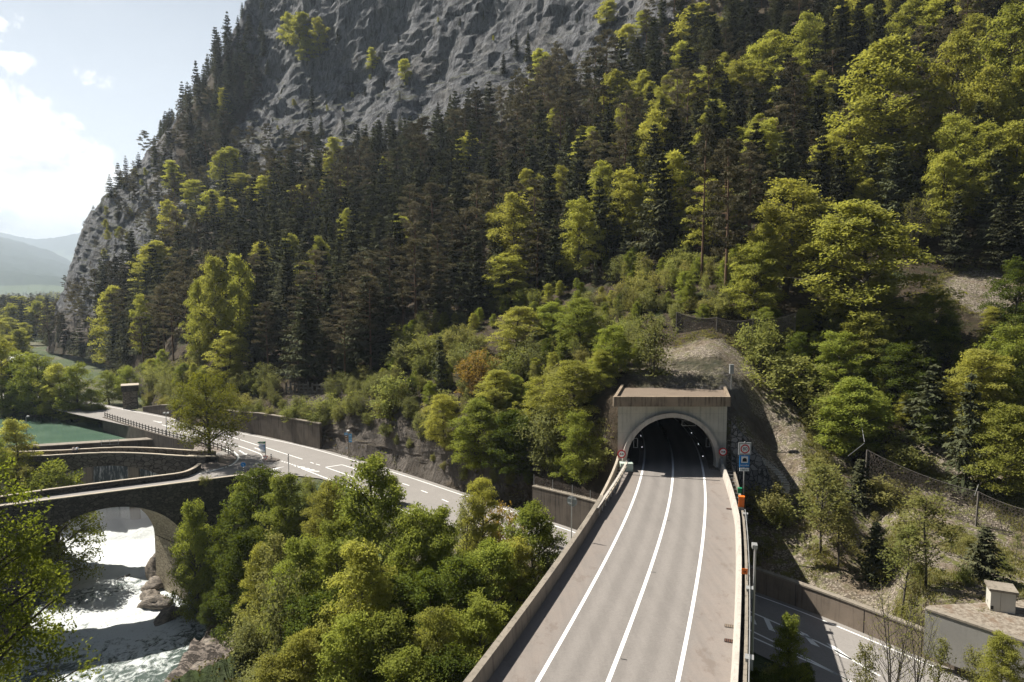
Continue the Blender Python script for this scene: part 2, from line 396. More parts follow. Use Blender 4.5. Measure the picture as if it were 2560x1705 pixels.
ctl = np.array([[list(W(*q)) + [w] for q, w in zip(c[0], c[1])] for c in COLS])   # K x 9 x 4
grid = cr(ctl, 13)                                       # along
grid = np.swapaxes(cr(np.swapaxes(grid, 0, 1), 26), 0, 1)     # up
NK, NJ = grid.shape[:2]
P3 = grid[:, :, :3].copy(); RK = np.clip(grid[:, :, 3], 0, 1)
du = np.gradient(P3, axis=0); dv = np.gradient(P3, axis=1)
NRM = np.cross(du, dv); NRM /= np.linalg.norm(NRM, axis=2, keepdims=True) + 1e-9
if NRM[NK // 2, NJ // 2, 1] > 0: NRM = -NRM
def fbm(p, o=3):
    return noise.fractal(Vector(p), 1.0, 2.0, o, noise_basis='PERLIN_ORIGINAL')
for i in range(NK):
    for j in range(NJ):
        p = P3[i, j]; r = RK[i, j]; far = min(1.0, p[1] / 250.0)
        a = fbm(p / 14.0, 3) * 1.1 * (.35 + .65 * far) * min(1, j / 14)
        if r > .05:
            cx_ = p[0] * .75 + p[1] * .35; q = Vector((p[0] / 11, p[1] / 11, p[2] / 30))
            w = noise.fractal(q * .5, 1.0, 2.0, 3) * 2.2 * far
            wob = noise.fractal(Vector(p) / 17.0, 1.0, 2.0, 3)
            rid = (noise.ridged_multi_fractal(Vector((p[0] / 13 + wob * .6, p[1] / 13, p[2] / 34 + wob * .5)), .9, 2.2, 5, 1.0, 2.0) - 1.0) * .75 * (.35 + .65 * far)
            ph = (p[2] * .075 + cx_ * .05 + wob * .9) % 1.0; led = (ph if ph < .8 else (1 - ph) * 4.0) * .8 * far      # tilted beds, each breaking off sharply
            cz = noise.cell_vector(Vector((p[0] / 7 + wob, p[1] / 7, p[2] / 12))); fine = (cz[0] - .5) * 1.9 * far + (noise.cell_vector(Vector((p[0] / 17 + wob * .5, p[1] / 17, p[2] / 30)))[1] - .5) * 2.2 * far + noise.ridged_multi_fractal(Vector(p) / 4.0, 1.0, 2.2, 3, 1.0, 2.0) * .5 - .4
            k = min(1.0, r * 1.15) * min(1, j / 10)
            a = a * (1 - k) + (w + rid + led + fine - .7) * k
        P3[i, j] = p + NRM[i, j] * a
idx = np.arange(NK * NJ).reshape(NK, NJ)
Q = np.stack([idx[:-1, :-1], idx[1:, :-1], idx[1:, 1:], idx[:-1, 1:]], axis=-1).reshape(-1, 4)
V = P3.reshape(-1, 3)
cen = V[Q].mean(axis=1)
# the bore and portal of the tunnel go through the slope
def road_cx(y): return -1.15317331e-05 * y ** 3 + 7.46356610e-04 * y ** 2 + 0.351291815 * y - 7.8079475
cxr = np.array([road_cx(min(max(y, 10), 115)) for y in cen[:, 1]])
bore = (np.abs(cen[:, 0] - cxr) < 6.9) & (cen[:, 1] > 70) & (cen[:, 1] < 135) & (cen[:, 2] < CZ - 15.2 + .0)
shx = cen[:, 0] - .25 * (cen[:, 1] - 84); boxcut = (shx > 13.3) & (shx < 26.7) & (cen[:, 1] > 84.2) & (cen[:, 1] < 89.5) & (cen[:, 2] < CZ - 12.6)
Q = Q[~(bore | boxcut)]

# clearings: bare scree and grass, given as survey points and radii
def clear_pts():
    S = [(1700,935,97,7),(1770,900,100,7),(1850,960,96,7),(1890,1050,92,7),(1960,1130,89,8),(1900,1180,86,6),(2010,1230,82,8),(1990,1330,77,7),(2070,1330,76,8),(2160,1290,79,8),
         (2100,1420,71,6),(2230,1420,71,6),(2260,1330,76,7),(2360,1360,74,7),(2450,1420,66,7),(2400,1530,60,6),(2530,1540,58,7),(1900,1330,77,6),(1950,1420,71,5),
         (2420,1180,85,6),(2350,1210,83,6),(2480,730,112,7),(1620,880,104,5),(1500,1130,92,3),(2560,1290,74,6),(2150,1480,66,5),(1760,1000,93,6)]
    return [(W(u, v, y), r) for u, v, y, r in S]
CLR = clear_pts()
scree = np.zeros(len(V)); stone = np.zeros(len(V)); kc_ = -1
for c, r in CLR:
    d = np.linalg.norm((V - c) * np.array([1, 1, .8]), axis=1)
    scree = np.maximum(scree, np.clip(1.35 - d / r, 0, 1)); kc_ += 1
    if kc_ in (0, 1, 2, 3, 5, 21, 22, 19, 25): stone = np.maximum(stone, np.clip(1.25 - d / r, 0, 1))
me = np_mesh('hillside', V, Q, [('rock', RK.ravel(), 'POINT'), ('scree', scree, 'POINT'), ('stone', stone, 'POINT')], smooth=True)
me.polygons.foreach_set('use_smooth', RK.ravel()[Q].mean(1) < .45)

def hill_mat():
    t = NT('hillside'); p = t.pos()
    rock = t.attr('rock'); scr = t.attr('scree')
    ns = t.n('ShaderNodeNewGeometry').outputs['Normal']; sp = t.n('ShaderNodeSeparateXYZ'); t.l(ns, sp.inputs[0]); nz = sp.outputs[2]
    n1 = t.noise(p, .16, 6, .65); n2 = t.noise(p, 1.1, 6, .7); n3 = t.noise(p, 5.0, 4, .7)
    vs = t.noise(t.scale(p, (.35, .35, .10)), 1.0, 8, .72, 1.2)
    fl = t.mix(t.ramp(n2, .35, .7), (.040, .031, .020), (.085, .064, .044))
    fl = t.mix(t.ramp(n1, .50, .66), fl, (.034, .044, .014))
    # scree with tufts of grass
    vc = t.n('ShaderNodeSeparateColor'); t.l(t.voro(p, 5.5, 'F1', 'Color'), vc.inputs[0]); vd = t.voro(p, 5.5); n5 = t.noise(p, 14, 4, .75)
    st = t.mix(t.ramp(t.math('ADD', t.math('MULTIPLY', vc.outputs[0], .6), t.math('MULTIPLY', n5, .5)), .30, .80), (.12, .098, .075), (.45, .385, .31))
    st = t.mix(t.math('MULTIPLY', t.ramp(vd, .30, .5), .5), st, (.08, .066, .052))
    gr = t.mix(t.ramp(n5, .3, .7), (.075, .085, .022), (.215, .205, .075))
    brn = t.mix(t.ramp(n5, .3, .7), (.10, .074, .05), (.29, .22, .155))
    scr_c = t.mix(t.math('MULTIPLY', t.ramp(n2, .47, .58), t.math('SUBTRACT', 1.0, t.math('MULTIPLY', t.attr('stone'), .75))), st, gr)
    scr_c = t.mix(t.math('MULTIPLY', t.ramp(n1, .50, .60), .65), scr_c, brn)
    col = t.mix(t.ramp(t.math('ADD', scr, t.math('MULTIPLY', t.math('SUBTRACT', n2, .5), .8)), .2, .5), fl, scr_c)
    # grey limestone, streaked, with grassy ledges
    vf_ = t.noise(t.scale(p, (.9, .9, .16)), 1.0, 7, .75, .8); blk_ = t.noise(t.scale(p, (.10, .10, .05)), 1.0, 5, .6, 1.5)
    rc = t.mix(t.ramp(vs, .36, .62), (.088, .090, .098), (.275, .278, .292))
    rc = t.mix(t.math('MULTIPLY', t.ramp(blk_, .48, .60), .55), rc, (.25, .248, .245))
    rc = t.mix(t.math('MULTIPLY', t.ramp(t.noise(p, .04, 5, .6), .55, .7), .35), rc, (.25, .22, .175))
    rc = t.mix(t.math('MULTIPLY', t.ramp(vf_, .56, .66), .8), rc, (.022, .023, .026))
    vg_ = t.noise(t.scale(p, (.30, .30, .045)), 1.0, 7, .72, .5); rc = t.mix(t.math('MULTIPLY', t.ramp(vg_, .53, .64), .65), rc, (.035, .036, .041)); rc = t.mix(t.math('MULTIPLY', t.ramp(vg_, .44, .34), .45), rc, (.35, .335, .315))
    crack = t.voro(t.scale(p, (.11, .11, .045)), 1.0, 'DISTANCE_TO_EDGE')
    rc = t.mix(t.math('MULTIPLY', t.ramp(t.math('ADD', crack, t.math('MULTIPLY', vs, .12)), .095, .06), .4), rc, (.03, .031, .035))
    rc = t.mix(t.math('MULTIPLY', t.ramp(n2, .60, .72), .5), rc, (.03, .036, .022))
    led = t.math('MULTIPLY', t.ramp(t.math('ADD', nz, t.math('MULTIPLY', t.math('SUBTRACT', n2, .5), .9)), .62, .86), .85)
    rc = t.mix(led, rc, (.065, .07, .026))
    psp = t.n('ShaderNodeSeparateXYZ'); t.l(p, psp.inputs[0]); rc = t.mix(t.math('MULTIPLY', t.ramp(psp.outputs[2], CZ - 8, CZ - 18), .8), rc, t.mix(vs, (.055, .045, .036), (.25, .205, .16)))
    f = t.ramp(t.math('ADD', rock, t.math('MULTIPLY', t.math('SUBTRACT', n1, .5), .9)), .28, .5)
    col = t.mix(f, col, rc)
    h = t.math('ADD', t.math('MULTIPLY', t.math('ADD', vs, t.math('ADD', t.math('MULTIPLY', vf_, -.7), t.math('MULTIPLY', vg_, -1.2))), t.math('MULTIPLY', f, 3.4)), t.math('MULTIPLY', n3, .25))
    h = t.math('ADD', h, t.math('ADD', t.math('MULTIPLY', n2, .3), t.math('MULTIPLY', n5, .18)))
    return t.done(t.pbsdf(col, .95, t.bump(h, .9, .7), .15))
hill = link('hillside', me, hill_mat()); tag(hill, kind='structure')
hill_bvh = BVHTree.FromPolygons([tuple(p) for p in V], [tuple(int(i) for i in q) for q in Q])

# ---------------------------------------------------------------- valley floor, river bed
RIV = np.array([(-95, 34), (-76, 58), (-60, 75), (-53, 86), (-60, 98), (-67, 107), (-74, 123), (-85, 146)])
RIVW = np.array([10, 10, 10.5, 11.5, 10, 8.5, 8.5, 11])
RES = [(-66, 149), (-76.5, 154), (-96, 169), (-135, 182), (-200, 206), (-320, 235), (-320, 120), (-220, 95), (-130, 128), (-97.5, 138.7)]
def seg_dist(X, Y, L):
    D = np.full(X.shape, 1e9); T = np.zeros(X.shape)
    for i in range(len(L) - 1):
        a = np.array(L[i][:2], float); b = np.array(L[i + 1][:2], float); ab = b - a; l2 = ab @ ab
        t = np.clip(((X - a[0]) * ab[0] + (Y - a[1]) * ab[1]) / l2, 0, 1)
        d = np.hypot(X - a[0] - t * ab[0], Y - a[1] - t * ab[1])
        m = d < D; D = np.where(m, d, D); T = np.where(m, i + t, T)
    return D, T
def inpoly(X, Y, P):
    r = np.zeros(X.shape, bool); n = len(P)
    for i in range(n):
        x1, y1 = P[i]; x2, y2 = P[(i + 1) % n]
        c = ((y1 > Y) != (y2 > Y)) & (X < (x2 - x1) * (Y - y1) / (y2 - y1 + 1e-12) + x1)
        r ^= c
    return r
def sst(x, a, b): t = np.clip((x - a) / (b - a), 0, 1); return t * t * (3 - 2 * t)
def bk_side(X, Y):              # signed distance uphill of the road's back edge (positive = towards the mountain)
    D, T = seg_dist(X, Y, BK); i = np.clip(T.astype(int), 0, len(BK) - 2)
    a = BK[i][..., :2]; b = BK[i + 1][..., :2]
    s = (b[..., 0] - a[..., 0]) * (Y - a[..., 1]) - (b[..., 1] - a[..., 1]) * (X - a[..., 0])
    return np.where(s < 0, D, -D)
def vz(X, Y):
    X = np.asarray(X, float); Y = np.asarray(Y, float)
    s = bk_side(X, Y)
    z = np.full(X.shape, -31.18)
    D, T = seg_dist(X, Y, RIV); w = np.interp(T, range(len(RIVW)), RIVW)
    i = np.clip(T.astype(int), 0, len(RIV) - 2); a = RIV[i]; b = RIV[i + 1]
    right = ((b[..., 0] - a[..., 0]) * (Y - a[..., 1]) - (b[..., 1] - a[..., 1]) * (X - a[..., 0])) < 0
    far_r = np.clip(-s - 13.0, 0, 60)                    # room between road and river
    top = np.where(right, np.maximum(10, np.minimum(30, far_r + 6)), 9)
    steep = sst(D, w - 1.5, w + top)
    bank = -52 + (52 - 31.18) * steep
    near = sst(Y, 146, 143)
    z = np.where(D < w + top, z * (1 - near) + bank * near, z)
    rock = inpoly(X, Y, [(-43, 95), (-34, 97), (-27, 84), (-29, 68), (-39, 68), (-43, 80)])   # rock shelf by the water
    z = np.where(rock, np.maximum(z, -48.6), z)
    # downhill of the road towards the camera the ground falls away
    dn = sst(-s, 12.5, 40); z = np.where((Y < 100) & (D > w + top - 12), z - 4.5 * dn * sst(100 - Y, 0, 15), z)
    res = inpoly(X, Y, RES); z = np.where(res, -38.0, z)
    # the far valley
    z = np.where(Y > 260, np.maximum(z, -31.18 - 0 * Y), z)
    # under the mountain
    z = np.where(s > 1.0, z - 3.0, z)
    return z + CZ
gx = np.concatenate([np.arange(-420, -110, 5.0), np.arange(-110, 20, 1.0), np.arange(20, 141, 2.5)]); gy = np.concatenate([np.arange(14, 40, 2.0), np.arange(40, 150, 1.0), np.arange(150, 205, 2.0), np.arange(205, 561, 8.0)])
GX, GY = np.meshgrid(gx, gy, indexing='ij'); GZ = vz(GX, GY)
s_all = bk_side(GX, GY); Dr, Tr = seg_dist(GX, GY, RIV)
wr = np.interp(Tr, range(len(RIVW)), RIVW)
for i in range(len(gx)):
    for j in range(len(gy)):
        x, y = gx[i], gy[j]
        if s_all[i, j] < -12.5 and y < 150:
            rough = .5 + 1.2 * (1 if Dr[i, j] < wr[i, j] + 6 else 0)
            n = noise.fractal(Vector((x / 3.2, y / 3.2, 4.0)), 1.0, 2.0, 4)
            lay = noise.ridged_multi_fractal(Vector((x / 7 + y / 14, y / 5, 2.0)), .8, 2.1, 5, 1.0, 2.0) - .8 if rough > 1 else 0
            if abs(GZ[i, j] - (CZ - 31.18)) > .05: GZ[i, j] += n * rough * .55 + lay * 1.0
VV = np.stack([GX, GY, GZ], -1).reshape(-1, 3); ii = np.arange(len(VV)).reshape(len(gx), len(gy))
QQ = np.stack([ii[:-1, :-1], ii[1:, :-1], ii[1:, 1:], ii[:-1, 1:]], -1).reshape(-1, 4)
bankattr = np.clip(1 - (Dr - wr - 1.0) / 7.0, 0, 1) * (GY < 148) * 1.0
def ground_mat():
    t = NT('valley_floor'); p = t.pos()
    n2 = t.noise(p, .8, 6, .65); n3 = t.noise(p, 4.5, 5, .7); n0 = t.noise(p, .03, 4)
    gr = t.mix(n3, (.05, .062, .02), (.13, .14, .05)); soil = t.mix(n3, (.09, .07, .05), (.2, .165, .13))
    col = t.mix(t.ramp(n2, .42, .6), gr, soil)
    col = t.mix(t.ramp(n0, .45, .6), col, (.06, .085, .03))
    ly = t.n('ShaderNodeTexWave'); ly.wave_type = 'BANDS'; ly.bands_direction = 'DIAGONAL'
    t.l(t.scale(p, (.9, 1.4, 1.8)), ly.inputs[0]); ly.inputs['Scale'].default_value = .22; ly.inputs['Distortion'].default_value = 16; ly.inputs['Detail'].default_value = 7; ly.inputs['Detail Scale'].default_value = 2.2; ly.inputs['Detail Roughness'].default_value = .7
    rk = t.mix(t.ramp(ly.outputs['Fac'], .2, .9), (.055, .045, .038), (.24, .20, .17))
    rk = t.mix(t.ramp(n3, .5, .75), rk, (.09, .075, .06))
    b = t.attr('bank'); col = t.mix(t.ramp(t.math('ADD', b, t.math('MULTIPLY', t.math('SUBTRACT', n2, .5), .5)), .35, .5), col, rk)
    h = t.math('ADD', n3, t.math('MULTIPLY', ly.outputs['Fac'], .6))
    return t.done(t.pbsdf(col, .9, t.bump(h, .8, .25), .3))
MG = ground_mat()
me = np_mesh('valley_floor', VV, QQ, [('bank', bankattr.ravel(), 'POINT')], smooth=True)
floor_o = link('ground', me, MG); tag(floor_o, kind='structure')
val_bvh = BVHTree.FromPolygons([tuple(p) for p in VV], [tuple(int(i) for i in q) for q in QQ])
def hit(u, v, which='both'):
    d = Vector(ray(u, v)).normalized(); o = Vector((0, 0, CZ)); best = None
    for nm, b in (('hill', hill_bvh), ('val', val_bvh)):
        if which not in ('both', nm): continue
        h = b.ray_cast(o, d)
        if h[0] is not None and (best is None or h[3] < best[3]): best = h
    return best
def ground_at(x, y):
    zs = []
    for b in (hill_bvh, val_bvh):
        h = b.ray_cast(Vector((x, y, 700)), Vector((0, 0, -1)))
        if h[0] is not None: zs.append((h[0].z, h[1].z))
    return max(zs) if zs else (CZ - 31.2, 1.0)

# wide ground out to the horizon
m = MB(); m.add([(-14500, 400, CZ - 33.5), (6000, 400, CZ - 33.5), (6000, 16000, CZ - 33.5), (-14500, 16000, CZ - 33.5)], [(0, 1, 2, 3)])
m.add([(-14500, -300, CZ - 52.5), (6000, -300, CZ - 52.5), (6000, 400, CZ - 52.5), (-14500, 400, CZ - 52.5)], [(0, 1, 2, 3)])
tag(m.build('meadow', MG, fixn=False), kind='structure')

# distant hills
def far_hill(name, sky, y0, y1, zb, colf, seed):
    us = np.linspace(sky[0][0], sky[-1][0], 150); vs_ = np.interp(us, [a for a, b in sky], [b for a, b in sky])
    rows = 46; VVv = []; att = []
    for i, (u, v) in enumerate(zip(us, vs_)):
        top = W(u, v, y1); r0 = ray(u, 760)
        bot = np.array([r0[0] * y0, y0, CZ + zb])
        for j in range(rows):
            t = j / (rows - 1); s = t ** .85
            p = bot + (top - bot) * np.array([t, t, s])
            am = math.sin(math.pi * min(1, t * 1.02)) * (y1 / 2600) * 42
            n = noise.fractal(Vector((p[0] / 1100 + seed, p[1] / 1100, 0)), 1.0, 2.0, 5)
            p[2] += n * am * .55 + (noise.noise(Vector((p[0] / 60, p[1] / 60, seed))) * 4.5 * y1 / 2600 if t > .03 else 0)
            VVv.append(p)
        VVv.append(top + np.array([0, 1500, -600]))
    R = rows + 1
    k = np.arange(len(us) * R).reshape(len(us), R)
    q = np.stack([k[:-1, :-1], k[1:, :-1], k[1:, 1:], k[:-1, 1:]], -1).reshape(-1, 4)
    o = link(name, np_mesh(name, np.array(VVv), q, smooth=True), colf); tag(o, kind='structure'); return o
def far_mat(name, meadow_lo, meadow_hi, snow=False):
    t = NT(name); p = t.pos(); n = t.noise(p, .0007, 8, .62, .6); n2 = t.noise(p, .012, 6, .75)
    fo = t.mix(n2, (.018, .028, .014), (.045, .06, .026)); md = t.mix(n2, (.07, .095, .045), (.115, .14, .065))
    sp = t.n('ShaderNodeSeparateXYZ'); t.l(p, sp.inputs[0])
    h = t.math('ADD', t.math('DIVIDE', t.math('SUBTRACT', CZ + meadow_hi, sp.outputs[2]), meadow_hi - meadow_lo), t.math('MULTIPLY', t.math('SUBTRACT', n, .5), 3.4))
    col = t.mix(t.ramp(h, .45, .55), fo, md)
    if snow:
        col = t.mix(t.ramp(t.math('ADD', t.math('DIVIDE', t.math('SUBTRACT', sp.outputs[2], CZ + 740), 230), t.math('MULTIPLY', t.math('SUBTRACT', n, .5), 2)), .4, .6), col, (.6, .6, .62))
    return t.done(t.pbsdf(col, 1.0, None, 0))
far_hill('hills', [(-520,500),(-150,560),(0,592),(60,606),(130,630),(200,665),(300,720),(420,745)], 3600, 8000, -33, far_mat('far_forest', -10, 80), 3)
far_hill('mountains', [(-560,555),(-100,575),(0,578),(40,590),(85,598),(140,594),(200,582),(260,570),(400,540),(700,520)], 8200, 10500, -34, far_mat('far_ridge', 200, 780, True), 9)
# ================================================================ MATERIALS OF BUILT THINGS
M_ASPH = asphalt('viaduct_asphalt', (.225, .205, .188), True)
M_ROAD = asphalt('valley_asphalt', (.275, .255, .237))
M_PAVE = asphalt('paving', (.22, .185, .16))
M_PAINT = plain('road_paint', (.80, .80, .78), .6, var=.06, sc=8)
M_CONC = concrete('concrete', (.27, .235, .19), .5, .75)
M_CONCL = concrete('pale_concrete', (.48, .44, .385), .55, .55)
M_PORT = concrete('portal_concrete', (.56, .53, .45), .55, .6, 2.4)
M_DARKC = concrete('stained_concrete', (.115, .096, .078), .35, .9, 3.2)
M_FASC = concrete('streaked_fascia', (.30, .235, .17), .28, .95)
M_ROOF = concrete('roof_gravel', (.19, .148, .112), .75, .15)
M_STONE = masonry('dark_masonry', (.06, .055, .048), (.14, .125, .105), (.03, .028, .025), (1.4, 1.4, 2.4))
M_STONEL = masonry('old_masonry', (.18, .155, .125), (.30, .26, .205), (.07, .06, .05), (.9, .9, 1.6))
M_SOFF = masonry('soffit_masonry', (.44, .38, .27), (.58, .50, .36), (.22, .19, .14), (.9, .9, 2.6))
M_BLOCK = masonry('block_stone', (.14, .135, .13), (.26, .25, .24), (.03, .03, .03), (1.5, 1.5, 1.7), .12)
M_COPE = concrete('coping', (.45, .39, .31), .6, .35)
M_STEEL = plain('galvanised_steel', (.50, .50, .49), .45, .6, .5)
M_GREYM = plain('grey_metal', (.36, .37, .37), .5, .3, .4)
M_DKMET = plain('dark_metal', (.06, .06, .06), .5, .4, .4)
M_WHITE = plain('white_sheet', (.82, .82, .80), .45, var=.04)
M_RED = plain('sign_red', (.52, .025, .03), .45, var=.05)
M_BLUE = plain('sign_blue', (.02, .20, .52), .45, var=.05)
M_LBLUE = plain('sign_pale_blue', (.10, .32, .58), .45, var=.05)
M_GREEN = plain('sign_green', (.01, .22, .09), .45, var=.05)
M_BLACK = plain('black', (.012, .012, .013), .5, var=.05)
M_ORANGE = plain('orange_paint', (.72, .16, .02), .45, var=.08)
M_BROWN = plain('sign_brown', (.18, .10, .05), .5)
M_WOODD = plain('weathered_wood', (.13, .115, .10), .85, var=.3)
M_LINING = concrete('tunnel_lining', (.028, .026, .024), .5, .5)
M_GRATE = plain('rusty_grate', (.12, .06, .04), .8, .2)
M_TAR = plain('tar_seal', (.03, .028, .027), .6)
M_LAMPL = plain('guide_light', (.9, .92, 1.0), .4, es=1.5)
M_SKIN = plain('skin', (.42, .26, .19), .6)
M_SHIRT1 = plain('pale_shirt', (.62, .55, .50), .8)
M_SHIRT2 = plain('blue_white_shirt', (.58, .62, .68), .8)
M_TROUS = plain('dark_trousers', (.03, .035, .05), .8)
M_HAIR = plain('dark_hair', (.03, .022, .016), .7)
M_ROCK = None

# ================================================================ VIADUCT
def vf(y, off=0.0, h=0.0):
    dx = -3 * 1.15317331e-05 * y * y + 2 * 7.46356610e-04 * y + .351291815
    n = math.hypot(dx, 1); r = np.array([1 / n, -dx / n, 0])
    return np.array([road_cx(y), y, rail_y(y)]) + r * off + np.array([0, 0, h]), r
def vpath(ys, off=0.0, h=0.0):
    o = []
    for i, y in enumerate(ys):
        p, r = vf(y, off(y) if callable(off) else off, h(y) if callable(h) else h); o.append((p, r, (0, 0, 1)))
    return o
YS = list(np.arange(12, 84.01, 1.5)); YT = list(np.arange(84, 158, 2.0))
offs = np.array([-6.35, -5.4, -4.6, -3.6, -2.65, -1.85, -1.05, 0, 1.05, 1.85, 2.65, 3.6, 4.6, 5.6, 6.5])
ya = YS + YT[1:]
Vr = np.array([[vf(y, np.clip(o, -5.3, 5.3) if y > 83.9 else o)[0] for o in offs] for y in ya]).reshape(-1, 3)
ir = np.arange(len(Vr)).reshape(len(ya), len(offs))
Qr = np.stack([ir[:-1, :-1], ir[:-1, 1:], ir[1:, 1:], ir[1:, :-1]], -1).reshape(-1, 4)
road = link('road', np_mesh('viaduct_road', Vr, Qr, [('across', np.tile(offs, len(ya)), 'POINT')]), M_ASPH); tag(road, kind='structure')
def vline(name, off, w, ys, parent, h=.004):
    a = [vf(y, off - w / 2, h)[0] for y in ys]; b = [vf(y, off + w / 2, h)[0] for y in ys]
    m = MB(); m.strip(a, b); return m.build(name, M_PAINT, parent, fixn=False)
ym = [y for y in ya if y < 140]
vline('edge_line', -3.62, .24, ym, road); vline('edge_line', 3.62, .24, ym, road); vline('centre_line', 0.02, .25, ym, road)
# sealed cracks
for pl in ([(1594,1378),(1594,1392),(1591,1402),(1600,1396),(1592,1397),(1577,1406)], [(1545,1434),(1560,1431),(1571,1427),(1568,1434),(1580,1424),(1589,1418),(1594,1427)],
           [(1571,1427),(1583,1440)], [(1580,1424),(1592,1434),(1586,1438)], [(1627,1430),(1640,1431)], [(1552,1647),(1568,1650)], [(1666,1302),(1674,1301)]):
    m = MB()
    for i in range(len(pl) - 1):
        q = []
        for u, v in (pl[i], pl[i + 1]):
            z = -22.0
            for _ in range(6):
                p = G(u, v, z); z = rail_y(p[1]) - CZ
            q.append(p + np.array([0, 0, .004]))
        d = q[1] - q[0]; n = np.array([-d[1], d[0], 0]); n = n / (np.linalg.norm(n) + 1e-9) * .045
        m.add([q[0] - n, q[0] + n, q[1] + n, q[1] - n], [(0, 1, 2, 3)])
    m.build('sealed_crack', M_TAR, road, fixn=False)

m = MB(); m.strip([vf(78.9, o_, .005)[0] for o_ in (-5.2, 0, 5.4)], [vf(79.15, o_, .005)[0] for o_ in (-5.2, 0, 5.4)]); m.build('expansion_joint', M_TAR, road, fixn=False)
via = empty('viaduct', vf(30)[0]); 
def child(o, parent):
    """hang a mesh built in world coordinates under a thing standing somewhere"""
    o.parent = parent; o.matrix_parent_inverse = parent.matrix_basis.inverted(); return o
tag(via, 'concrete viaduct carrying the road with three white lines into the tunnel', 'viaduct')
m = MB(); m.section(vpath(YS), [(-6.62,-.03),(-6.62,-.55),(-4.2,-1.7),(4.2,-1.7),(7.15,-.55),(7.15,-.03)]); child(m.build('deck', M_DARKC), via)
yl = list(np.arange(12, 66.1, 1.5))
m = MB(); m.section(vpath(yl), [(-6.18,-.2),(-6.26,1.1),(-6.66,1.12),(-6.7,-.6)]); child(m.build('parapet', M_CONC), via)
yo = list(np.arange(66.1, 83.9, 1.4)) + [83.9]
m = MB(); m.section(vpath(yo, lambda y: -.012 * (y - 66)), [(-6.42,-.9),(-6.42,1.08),(-6.68,1.1),(-6.7,-.9)]); child(m.build('parapet', M_COPE), via)
inn = lambda y: 0 if y < 64 else -.72 * (y - 64) / 19.8
m = MB(); m.section(vpath(list(np.arange(12, 64, 1.5)) + list(np.arange(64, 83.6, 1.3)), inn), [(6.32,-.2),(6.38,.32),(6.52,.88),(6.76,.88),(6.80,-.3)]); child(m.build('barrier', M_CONCL), via)
m = MB(); m.section(vpath(yl + yo), [(7.0,-.5),(7.0,.62),(7.2,.62),(7.2,-.6)]); child(m.build('barrier', M_CONC), via)
m = MB(); m.tube([p for p, r, u in vpath(yl, 7.3, .35)], .035, 6); m.tube([p for p, r, u in vpath(yl, 7.3, .95)], .035, 6)
for y in np.arange(14, 66, 2.5): m.bar(vf(y, 7.3, -.4)[0], vf(y, 7.3, .97)[0], .06)
child(m.build('handrail', M_STEEL), via)
# guard rails bending in from the parapet to the foot of the arch
gin = lambda y: -6.25 + .85 * max(0, (y - 62) / 21.5) ** 1.15
yg = list(np.arange(62, 83.3, 1.1))
for hz, ww in ((1.0, .26), (.62, .22)):
    m = MB(); m.section(vpath(yg, gin, hz), [(-ww / 2, -.06), (ww / 2, -.06), (ww / 2, .06), (-ww / 2, .06)]); child(m.build('guard_rail', M_CONCL if hz > .8 else M_COPE), via)
for y in np.arange(63, 83, 1.6): m = MB(); m.bar(vf(y, gin(y), -.1)[0], vf(y, gin(y), 1.0)[0], .12); child(m.build('rail_post', M_STEEL), via)
for y in np.arange(69, 82.5, 1.45): m = MB(); m.bar(vf(y, -6.45, .55)[0], vf(y, gin(y), .55)[0], .09); child(m.build('cross_bar', M_STEEL), via)
for y in np.arange(70, 83, 1.5): m = MB(); m.bar(vf(y, 6.3, .4)[0], vf(y, 7.1, .4)[0], .08); child(m.build('cross_bar', M_STEEL), via)
for y in (38, 58, 77):
    p, r = vf(y); zt = p[2] - 1.65; 
    m = MB(); m.box((p[0], p[1], (zt + CZ - 38) / 2), (7.0, 1.4, zt - (CZ - 38)), math.atan2(r[1], r[0])); child(m.build('pier', M_DARKC), via)
# gullies in the carriageway
def gv(u, v):
    z = -22.0
    for _ in range(8):
        p = G(u, v, z); z = rail_y(p[1]) - CZ
    return p
for u, v, lab in ((1824,1272,'rusty drain grate by the right barrier nearest the tunnel'), (1824,1565,'pale rectangular drain outline beside the right barrier'), (1824,1602,'dark rusty drain grate at the right barrier close to the camera'),
             (1294,1603,'drain grate in the parapet shadow nearest the camera'), (1427,1411,'drain grate at the parapet foot halfway to the tunnel'), (1503,1292,'drain grate at the parapet foot near the guard rails')):
    p = gv(u, v); rz = math.atan2(vf(p[1])[1][1], vf(p[1])[1][0])
    g = empty('drain_grate', p, rz); tag(g, lab, 'drain', 'drain grates along the viaduct')
    m = MB(); m.box((0, 0, .006), (.62, .42, .008)); m.build('frame', M_DARKC if 'pale' in lab else M_BLACK, g)
    m = MB()
    for k in range(5): m.box((-.24 + .12 * k, 0, .014), (.07, .36, .007))
    m.build('bars', M_ROOF if 'pale' in lab else M_GRATE, g)

# ================================================================ TUNNEL PORTAL
PY = 84.0; XC = 19.8; PX0, PX1 = 13.2, 26.75; ZRD = rail_y(84); ZA = ZRD + .85; RA = 5.55
port = empty('tunnel_portal', (XC, PY, ZRD)); tag(port, 'concrete tunnel portal with a wide arch and flat gravelled roof', 'tunnel portal')
FZ1, FZ0 = CZ - 13.25, CZ - 14.45
def arch_pts(R, n=40, a0=-.16):
    return [(XC + R * math.cos(math.pi + a0 * -1 - (math.pi - 2 * a0) * 0 - (math.pi - 2 * a0) * k / n * 1.0), ZA + R * math.sin(math.pi - a0 - (math.pi - 2 * a0) * k / n)) for k in range(n + 1)]
def arch2(R, n=44):
    o = []
    for k in range(n + 1):
        a = math.pi + .155 - (math.pi + .31) * k / n
        o.append((XC + R * math.cos(a), ZA + R * math.sin(a)))
    return o
inner = arch2(RA + .3); zb = ZRD - .3; n = len(inner)
outer = []
